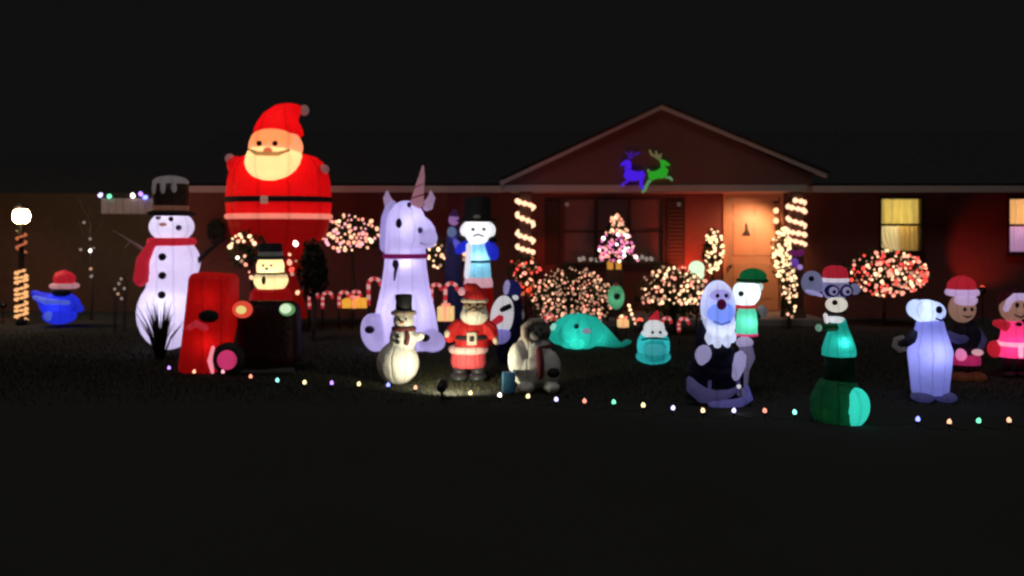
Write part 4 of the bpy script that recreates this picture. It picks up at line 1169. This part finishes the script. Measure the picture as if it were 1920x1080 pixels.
f.part('face', fabric('blue_face', (.28, .40, .85, 1), .75), ('e', 1347, 584, 26, 25, -16, 19)); f.part('brow', F_lavs, ('e', 1346, 553, 20, 12, -20, 12)); f.part('chin', fabric('blue_chin', (.22, .34, .75, 1), .45), ('t', [(1332, 600, -29, 2), (1346, 605, -32, 2.4), (1362, 600, -29, 2)]))
f.part('mouth', fabric('maroon_mouth_nylon', (.16, .01, .06, 1), .35), ('e', 1345, 568, 9, 10, -34, 5))
for px in (1338, 1354): f.part('eye', surf('navy_eye', (.02, .015, .07, 1)), ('e', px, 552, 3.5, 4, -32, 3))
f.part('paw', fabric('paw_nylon', (.56, .52, .80, 1), .5), ('e', 1312, 660, 15, 18, -30, 14, 20), ('e', 1308, 672, 8, 8, -34, 8), voxel=2); f.part('arm', F_sled, ('t', [(1325, 605, 0, 13), (1312, 635, -10, 12), (1312, 652, -20, 12)]))
f.part('leg', fabric('paw_nylon', (.56, .52, .80, 1), .5), ('t', [(1382, 662, -26, 11), (1377, 680, -34, 12), (1369, 702, -40, 7)])); f.part('hip', F_sled, ('e', 1346, 665, 34, 26))
f.light(1346, 606, 6, 2.4, (.85, .9, 1)); f.light(1346, 560, 0, 1.6, (.9, .9, 1))
f = Fig('inflatable_bear', 'white bear with green cap and green vest riding behind the yeti', 'inflatable bear', 1400, 10.1, INF)
f.part('head', fabric('cool_white', (.76, .82, .84, 1), .62), ('e', 1402, 548, 24, 25, 0, 24), ('e', 1388, 545, 16, 17, -8, 16), ('e', 1396, 562, 22, 14, -4, 20), voxel=2.2); f.part('eye', M_black, ('e', 1383, 549, 5, 5, -25, 4)); f.part('ear', fabric('cool_white', (.76, .82, .84, 1), .62), ('e', 1426, 538, 6, 8, 4))
cap = f.part('cap', F_green, ('e', 1412, 518, 25, 15, 0, 25)); f.part('cap_brim', F_greend, ('o', 1410, 526, 0, 26, 3.5), parent=cap); f.part('scarf', F_scarf, ('o', 1396, 574, 0, 17, 3.5))
f.part('vest', fabric('green_vest', (.12, .58, .40, 1), .5), ('l', 1400, 0, [(625, 20), (605, 20), (585, 18), (577, 14)])); f.part('hem', F_pink, ('o', 1400, 627, 0, 19, 2.5)); f.part('mitten', fabric('grey_mitten', (.36, .33, .36, 1), .2), ('e', 1430, 584, 10, 12, 4)); f.part('arm', F_greend, ('t', [(1412, 590, 4, 9), (1426, 590, 6, 8)]))
f.part('hip', fabric('cool_white2', (.62, .56, .80, 1), .5), ('e', 1396, 642, 16, 11)); f.part('leg', fabric('dim_lilac', (.32, .28, .46, 1), .3), ('t', [(1398, 650, 0, 13), (1400, 668, -14, 12), (1390, 690, -22, 9), (1386, GY(10.1) - 6, -20, 9)]))
f.light(1402, 548, 2, 1.7, (.95, 1, 1)); f.light(1401, 603, 0, 1.4, (.8, 1, .95))

# --- goggled puppy on green ball
f = Fig('inflatable_puppy', 'puppy in blue goggles and red hat on a tall green base', 'inflatable dog', 1568, 8.8, INF)
f.part('base', fabric('base_green', (.012, .12, .045, 1), .10), ('e', 1570, 755, 50, 44), ('l', 1570, 0, [(GY(8.8), 44), (770, 50), (725, 40), (710, 30)]), voxel=3.5)
f.part('base_panel', F_tealb, ('e', 1590, 758, 27, 37, -32, 22, 10)); f.part('neck', fabric('neck_dark_green', (.008, .045, .018, 1), .05), ('l', 1574, 0, [(714, 30), (690, 27), (668, 29)]))
f.part('body', F_teal, ('l', 1573, 0, [(666, 31), (655, 31), (635, 25), (615, 17), (598, 12)])); f.part('arm', F_greend, ('t', [(1562, 612, -14, 7), (1545, 612, -22, 7), (1528, 611, -26, 7)])); f.part('paw', fabric('mint_paw', (.35, .62, .48, 1), .5), ('e', 1524, 611, 6, 7, -32))
f.part('collar', F_whiteb, ('o', 1565, 599, 0, 13, 5)); f.part('bone', F_whiteb, ('t', [(1541, 588, -18, 4), (1544, 602, -18, 4)]))
hd = f.part('head', fabric('dog_lilac', (.45, .44, .70, 1), .3), ('e', 1566, 538, 25, 28)); f.part('muzzle', fabric('cream_muzzle', (.78, .74, .66, 1), .85), ('e', 1564, 570, 20, 15, -12, 18)); f.part('nose', M_black, ('e', 1555, 565, 5, 5, -28, 4)); f.part('jaw', M_black, ('o', 1566, 585, 0, 15, 4))
for px in (1553, 1578):
    gg = f.part('goggle', fabric('goggle_navy', (.02, .02, .16, 1), .2), ('e', px, 544, 14, 12, -20, 9)); f.part('goggle_lens', F_lavs, ('e', px, 544, 8.5, 8, -27, 4), parent=gg); f.part('pupil', surf('goggle_dot', (.02, .02, .2, 1)), ('e', px, 545, 3.5, 3.5, -31, 2), parent=gg)
f.part('hat', F_scarf, ('l', 1566, 0, [(521, 23), (512, 23), (503, 20), (498, 10)])); f.part('hat_trim', F_whiteb, ('o', 1566, 525, 0, 20, 5))
f.part('ear', fabric('ear_grey_blue', (.36, .37, .58, 1), .36), ('e', 1523, 531, 21, 24, 0, 9, -12), voxel=2); f.part('ear_spot', surf('navy_eye', (.02, .015, .07, 1)), ('e', 1518, 522, 5, 5, -10, 4)); f.part('ear', fabric('ear_grey_blue', (.36, .37, .58, 1), .36), ('e', 1603, 542, 11, 11, 0, 7), voxel=2)
f.part('ear_edge', F_lavs, ('t', [(1509, 545, -8, 3), (1522, 548, -10, 4), (1538, 554, -8, 3)]))
f.light(1575, 640, -14, 1.8, (.9, 1, 1)); f.light(1592, 758, -28, .9, (.85, 1, 1))

# --- polar bear at right
f = Fig('inflatable_bear', 'blue white standing bear with square head at the right', 'inflatable bear', 1742, GD(750), INF)
f.part('body', fabric('ice_blue_nylon', (.42, .44, .90, 1), .26), ('l', 1744, 0, [(738, 33), (710, 36), (680, 39), (658, 41), (642, 36), (622, 29), (605, 25), (596, 20)], .85), voxel=2.5)
f.part('head', fabric('ice_white_nylon', (.62, .70, .94, 1), .55), ('e', 1735, 583, 29, 22, -2, 27), ('e', 1751, 584, 16, 19, -6, 25), ('e', 1716, 579, 15, 18, -2, 23), voxel=2, relax=5); f.part('eye', surf('navy_eye', (.02, .015, .07, 1)), ('e', 1746, 578, 6, 7, -31, 4)); f.part('mouth', surf('violet_mark', (.12, .10, .34, 1)), ('t', [(1740, 594, -31, 1.5), (1750, 598, -31, 2), (1760, 592, -26, 1.5)]))
f.part('arm', surf('navy_sleeve', (.02, .02, .05, 1)), ('t', [(1715, 625, 0, 9), (1704, 636, -8, 9), (1692, 642, -14, 8)])); f.part('mitten', fabric('grey_mitten2', (.32, .27, .27, 1), .14), ('t', [(1686, 630, -16, 4), (1672, 634, -18, 5), (1669, 646, -18, 5), (1680, 654, -18, 5), (1690, 652, -18, 4)])); f.part('arm', fabric('violet_sleeve', (.13, .11, .30, 1), .2), ('t', [(1775, 628, 0, 9), (1795, 636, -6, 9), (1806, 634, -10, 7)]))
for px in (1724, 1766): f.part('foot', fabric('foot_violet', (.20, .19, .48, 1), .16), ('e', px, 742, 20, 10, -12, 26))
f.light(1744, 660, 0, 3.4, (.82, .84, 1)); f.light(1732, 583, 0, 1.2, (.9, .95, 1))

# --- two child elves at the right
f = Fig('inflatable_elf', 'child elf in santa hat with dark coat right of the blue white bear', 'inflatable elf', 1808, 11.2, INF)
f.part('hat', F_scarf, ('l', 1803, 0, [(542, 26), (530, 24), (521, 16), (517, 6)])); f.part('hat_trim', fabric('lilac_trim', (.72, .58, .85, 1), .6), ('o', 1804, 548, 0, 23, 7)); f.part('head', F_tan, ('e', 1804, 578, 24, 27)); f.part('fringe', fabric('lilac_trim', (.72, .58, .85, 1), .6), ('e', 1804, 562, 21, 12, -14, 14)); f.part('hair', surf('dark_hair', (.02, .016, .016, 1)), ('e', 1814, 582, 24, 26, 8, 22))
for px in (1797, 1810): f.part('eye', M_black, ('e', px, 578, 3, 4, -24, 3))
f.part('mouth', surf('maroon_mouth', (.09, .005, .04, 1)), ('t', [(1795, 590, -22, 1.2), (1803, 593, -23, 1.6), (1811, 590, -21, 1.2)]))
f.part('nose', F_tan, ('e', 1803, 584, 3.5, 3, -27, 4)); f.part('coat', fabric('violet_black', (.03, .025, .05, 1), .04), ('l', 1812, 0, [(662, 30), (645, 32), (620, 26), (604, 16)])); f.part('arm', fabric('violet_sleeve', (.13, .11, .30, 1), .12), ('t', [(1826, 618, -6, 9), (1832, 636, -18, 9), (1820, 650, -28, 7)]))
f.part('mitten', fabric('rosy_trim', (.85, .55, .60, 1), .6), ('e', 1815, 656, 10, 6, -34)); f.part('trousers', fabric('magenta_nylon', (.60, .04, .20, 1), .5), ('l', 1808, 0, [(682, 28), (672, 28), (663, 27)])); f.part('cuff', fabric('pink_glow', (.95, .32, .62, 1), .8), ('e', 1792, 662, 10, 12, -20, 10)); f.part('leg', M_black, ('t', [(1798, 684, 0, 9), (1798, 700, 0, 8)]), ('t', [(1822, 684, 0, 9), (1822, 700, 0, 8)]))
for px in (1797, 1826): f.part('boot', fabric('brown_boot', (.12, .035, .015, 1), .35), ('e', px, 705, 18, 9, -8, 22))
f.light(1808, 672, -50, .5, (1, .4, .6))  # lamp outside the elf, in front of the trousers
f = Fig('inflatable_elf', 'girl elf in glowing pink dress with white sash at right edge', 'inflatable elf', 1898, 11.4, INF)
f.part('head', F_tan, ('e', 1900, 578, 24, 26)); f.part('hood_trim', fabric('lilac_trim', (.72, .58, .85, 1), .6), ('t', [(1878, 580, -14, 5), (1882, 564, -18, 6), (1892, 555, -20, 7), (1908, 555, -20, 7), (1918, 564, -18, 6), (1922, 580, -14, 5)])); f.part('hood', fabric('dark_rose_hood', (.10, .012, .03, 1), .1), ('e', 1902, 566, 25, 24, 8, 24), ('t', [(1904, 552, 6, 16), (1910, 540, 8, 6)]))
for px in (1893, 1908): f.part('eye', M_black, ('e', px, 570, 3.5, 5, -25, 3))
f.part('mouth', surf('maroon_mouth', (.09, .005, .04, 1)), ('t', [(1890, 588, -22, 1.2), (1900, 593, -24, 1.8), (1910, 588, -22, 1.2)]))
f.part('nose', F_tan, ('e', 1900, 580, 3.5, 3, -27, 4)); f.part('dress', F_pink, ('l', 1900, 0, [(668, 30), (650, 27), (630, 22), (612, 20), (602, 14)])); f.part('sash', fabric('rosy_white', (.95, .60, .75, 1), .9), ('o', 1900, 644, 0, 26, 4)); f.part('sash_tail', fabric('rosy_white', (.95, .60, .75, 1), .9), ('t', [(1898, 646, -28, 4), (1896, 664, -32, 4)]))
f.part('sleeve', F_scarf, ('t', [(1884, 612, -4, 10), (1870, 606, -10, 9), (1858, 604, -14, 6)])); f.part('sleeve', F_scarf, ('t', [(1914, 612, -4, 10), (1926, 620, -10, 9)])); f.part('skirt_side', F_scarf, ('e', 1868, 655, 12, 16, 6, 14)); f.part('button', M_black, ('e', 1900, 606, 6, 4, -18, 4))
for px in (1888, 1912): f.part('leg', M_black, ('t', [(px, 670, 0, 8), (px, GY(11.4) - 8, 0, 8)])); f.part('shoe', M_black, ('e', px, GY(11.4) - 6, 11, 6, -6, 15))
f.light(1900, 645, 0, 1.6, (1, .7, .85))

# small purple ornaments by the right column
f = Fig('purple_ornament', 'violet lit ornament hanging on the right porch column', 'ornament', 1490, 17.1, base=505)
f.part('bow', fabric('plum_glow', (.28, .03, .22, 1), .5), ('e', 1486, 474, 9, 6, 0, 4, 20), ('e', 1500, 474, 9, 6, 0, 4, -20)); f.part('ball', fabric('violet_glow', (.26, .10, .62, 1), .6), ('e', 1490, 492, 7, 8)); f.part('ball', fabric('lilac_glow', (.60, .40, .80, 1), .7), ('e', 1500, 501, 5, 5)); f.part('hook', M_metal, ('t', [(1492, 470, 0, .8), (1492, 462, 2, .8)]))
# wreath on the wall left of giant santa
f = Fig('wall_wreath', 'dark oval wreath on the wall left of giant santa', 'wreath', 406, 18.9, base=455)
m = MB()
for i in range(500):
    a = random.uniform(0, 2 * PI); rr = random.uniform(.1, 1) ** .6
    p = f.p(406 + 15 * rr * math.cos(a), 433 + 22 * rr * math.sin(a), random.uniform(-6, 0))
    M_ = Matrix.Rotation(random.uniform(0, 6.28), 3, 'Y') @ Matrix.Rotation(random.uniform(-.8, .8), 3, 'Z')
    m.quad(p + M_ @ Vector((-.02, 0, 0)), p + M_ @ Vector((0, -.01, -.05)), p + M_ @ Vector((.02, 0, 0)), p + M_ @ Vector((0, .01, .05)))
m.build('foliage', M_leafd, f.root, False)
f.part('bow', surf('dark_bow', (.05, .015, .015, 1)), ('e', 401, 452, 6, 4, -8, 3, 20), ('e', 411, 452, 6, 4, -8, 3, -20))

# ------------------------------------------------------------------ string of coloured bulbs along the front edge
BUL = [(317, 690, 'purple'), (364, 697, 'peach'), (418, 697, 'pink'), (470, 706, 'rose'), (520, 713, 'mint'), (571, 717, 'yellow'), (622, 718, 'purple'), (673, 720, 'yellow'), (728, 722, 'blue'), (779, 727, 'peach'), (829, 732, 'green'), (882, 737, 'yellow'), (937, 741, 'white'), (990, 743, 'yellow'), (1043, 749, 'lavender'), (1096, 752, 'rose'), (1151, 754, 'green'), (1206, 760, 'yellow'), (1262, 765, 'lavender'), (1318, 770, 'cream'), (1376, 770, 'lavender'), (1434, 770, 'rose'), (1490, 773, 'mint'), (1550, 777, 'yellow'), (1721, 786, 'blue'), (1780, 791, 'peach'), (1835, 789, 'green'), (1892, 788, 'peach')]
def ground_pt(px, py, z):
    d = F * (E - z) / (py - H)
    return Vector(((px - 960) / F * d, d, z))
pts = [ground_pt(px, py, .09) for px, py, c in BUL]
o0 = Vector((pts[0].x, pts[0].y, 0))
root = empty('ground_string_light', o0, 'long string of coloured bulbs on short stakes along the front edge', 'string lights')
path = []
allp = [pts[0] + Vector((-.4, .1, 0))] + pts + [pts[-1] + Vector((.5, 0, 0))]
for i in range(len(allp) - 1):
    a, b = allp[i], allp[i + 1]
    for t in (0, .25, .5, .75):
        q = a.lerp(b, t); q.z = .052 - .04 * math.sin(PI * t); path.append(q - o0)
m = MB(); m.tube(path, .005, 5); m.build('wire', M_wire, root)
sock = MB(); sock.lathe((0, 0, 0), [(-.045, .012), (-.02, .015), (-.012, .012)], seg=8)
sock_me = sock.mesh('socket', M_wire)
stk = MB(); stk.lathe((0, 0, 0), [(-.09, .002), (-.045, .006)], seg=6)
stk_me = stk.mesh('stake', M_wire)
for p, (px, py, c) in zip(pts, BUL):
    b = add_bulb(root, p - o0, c, .022)
    b.rotation_euler = (random.uniform(-.25, .25), random.uniform(-.25, .25), 0)
    for nm, me in (('socket', sock_me), ('stake', stk_me)):
        o = bpy.data.objects.new(nm, me); COL.objects.link(o)
        o.parent = b if nm == 'socket' else root
        o.location = (0, 0, 0) if nm == 'socket' else p - o0
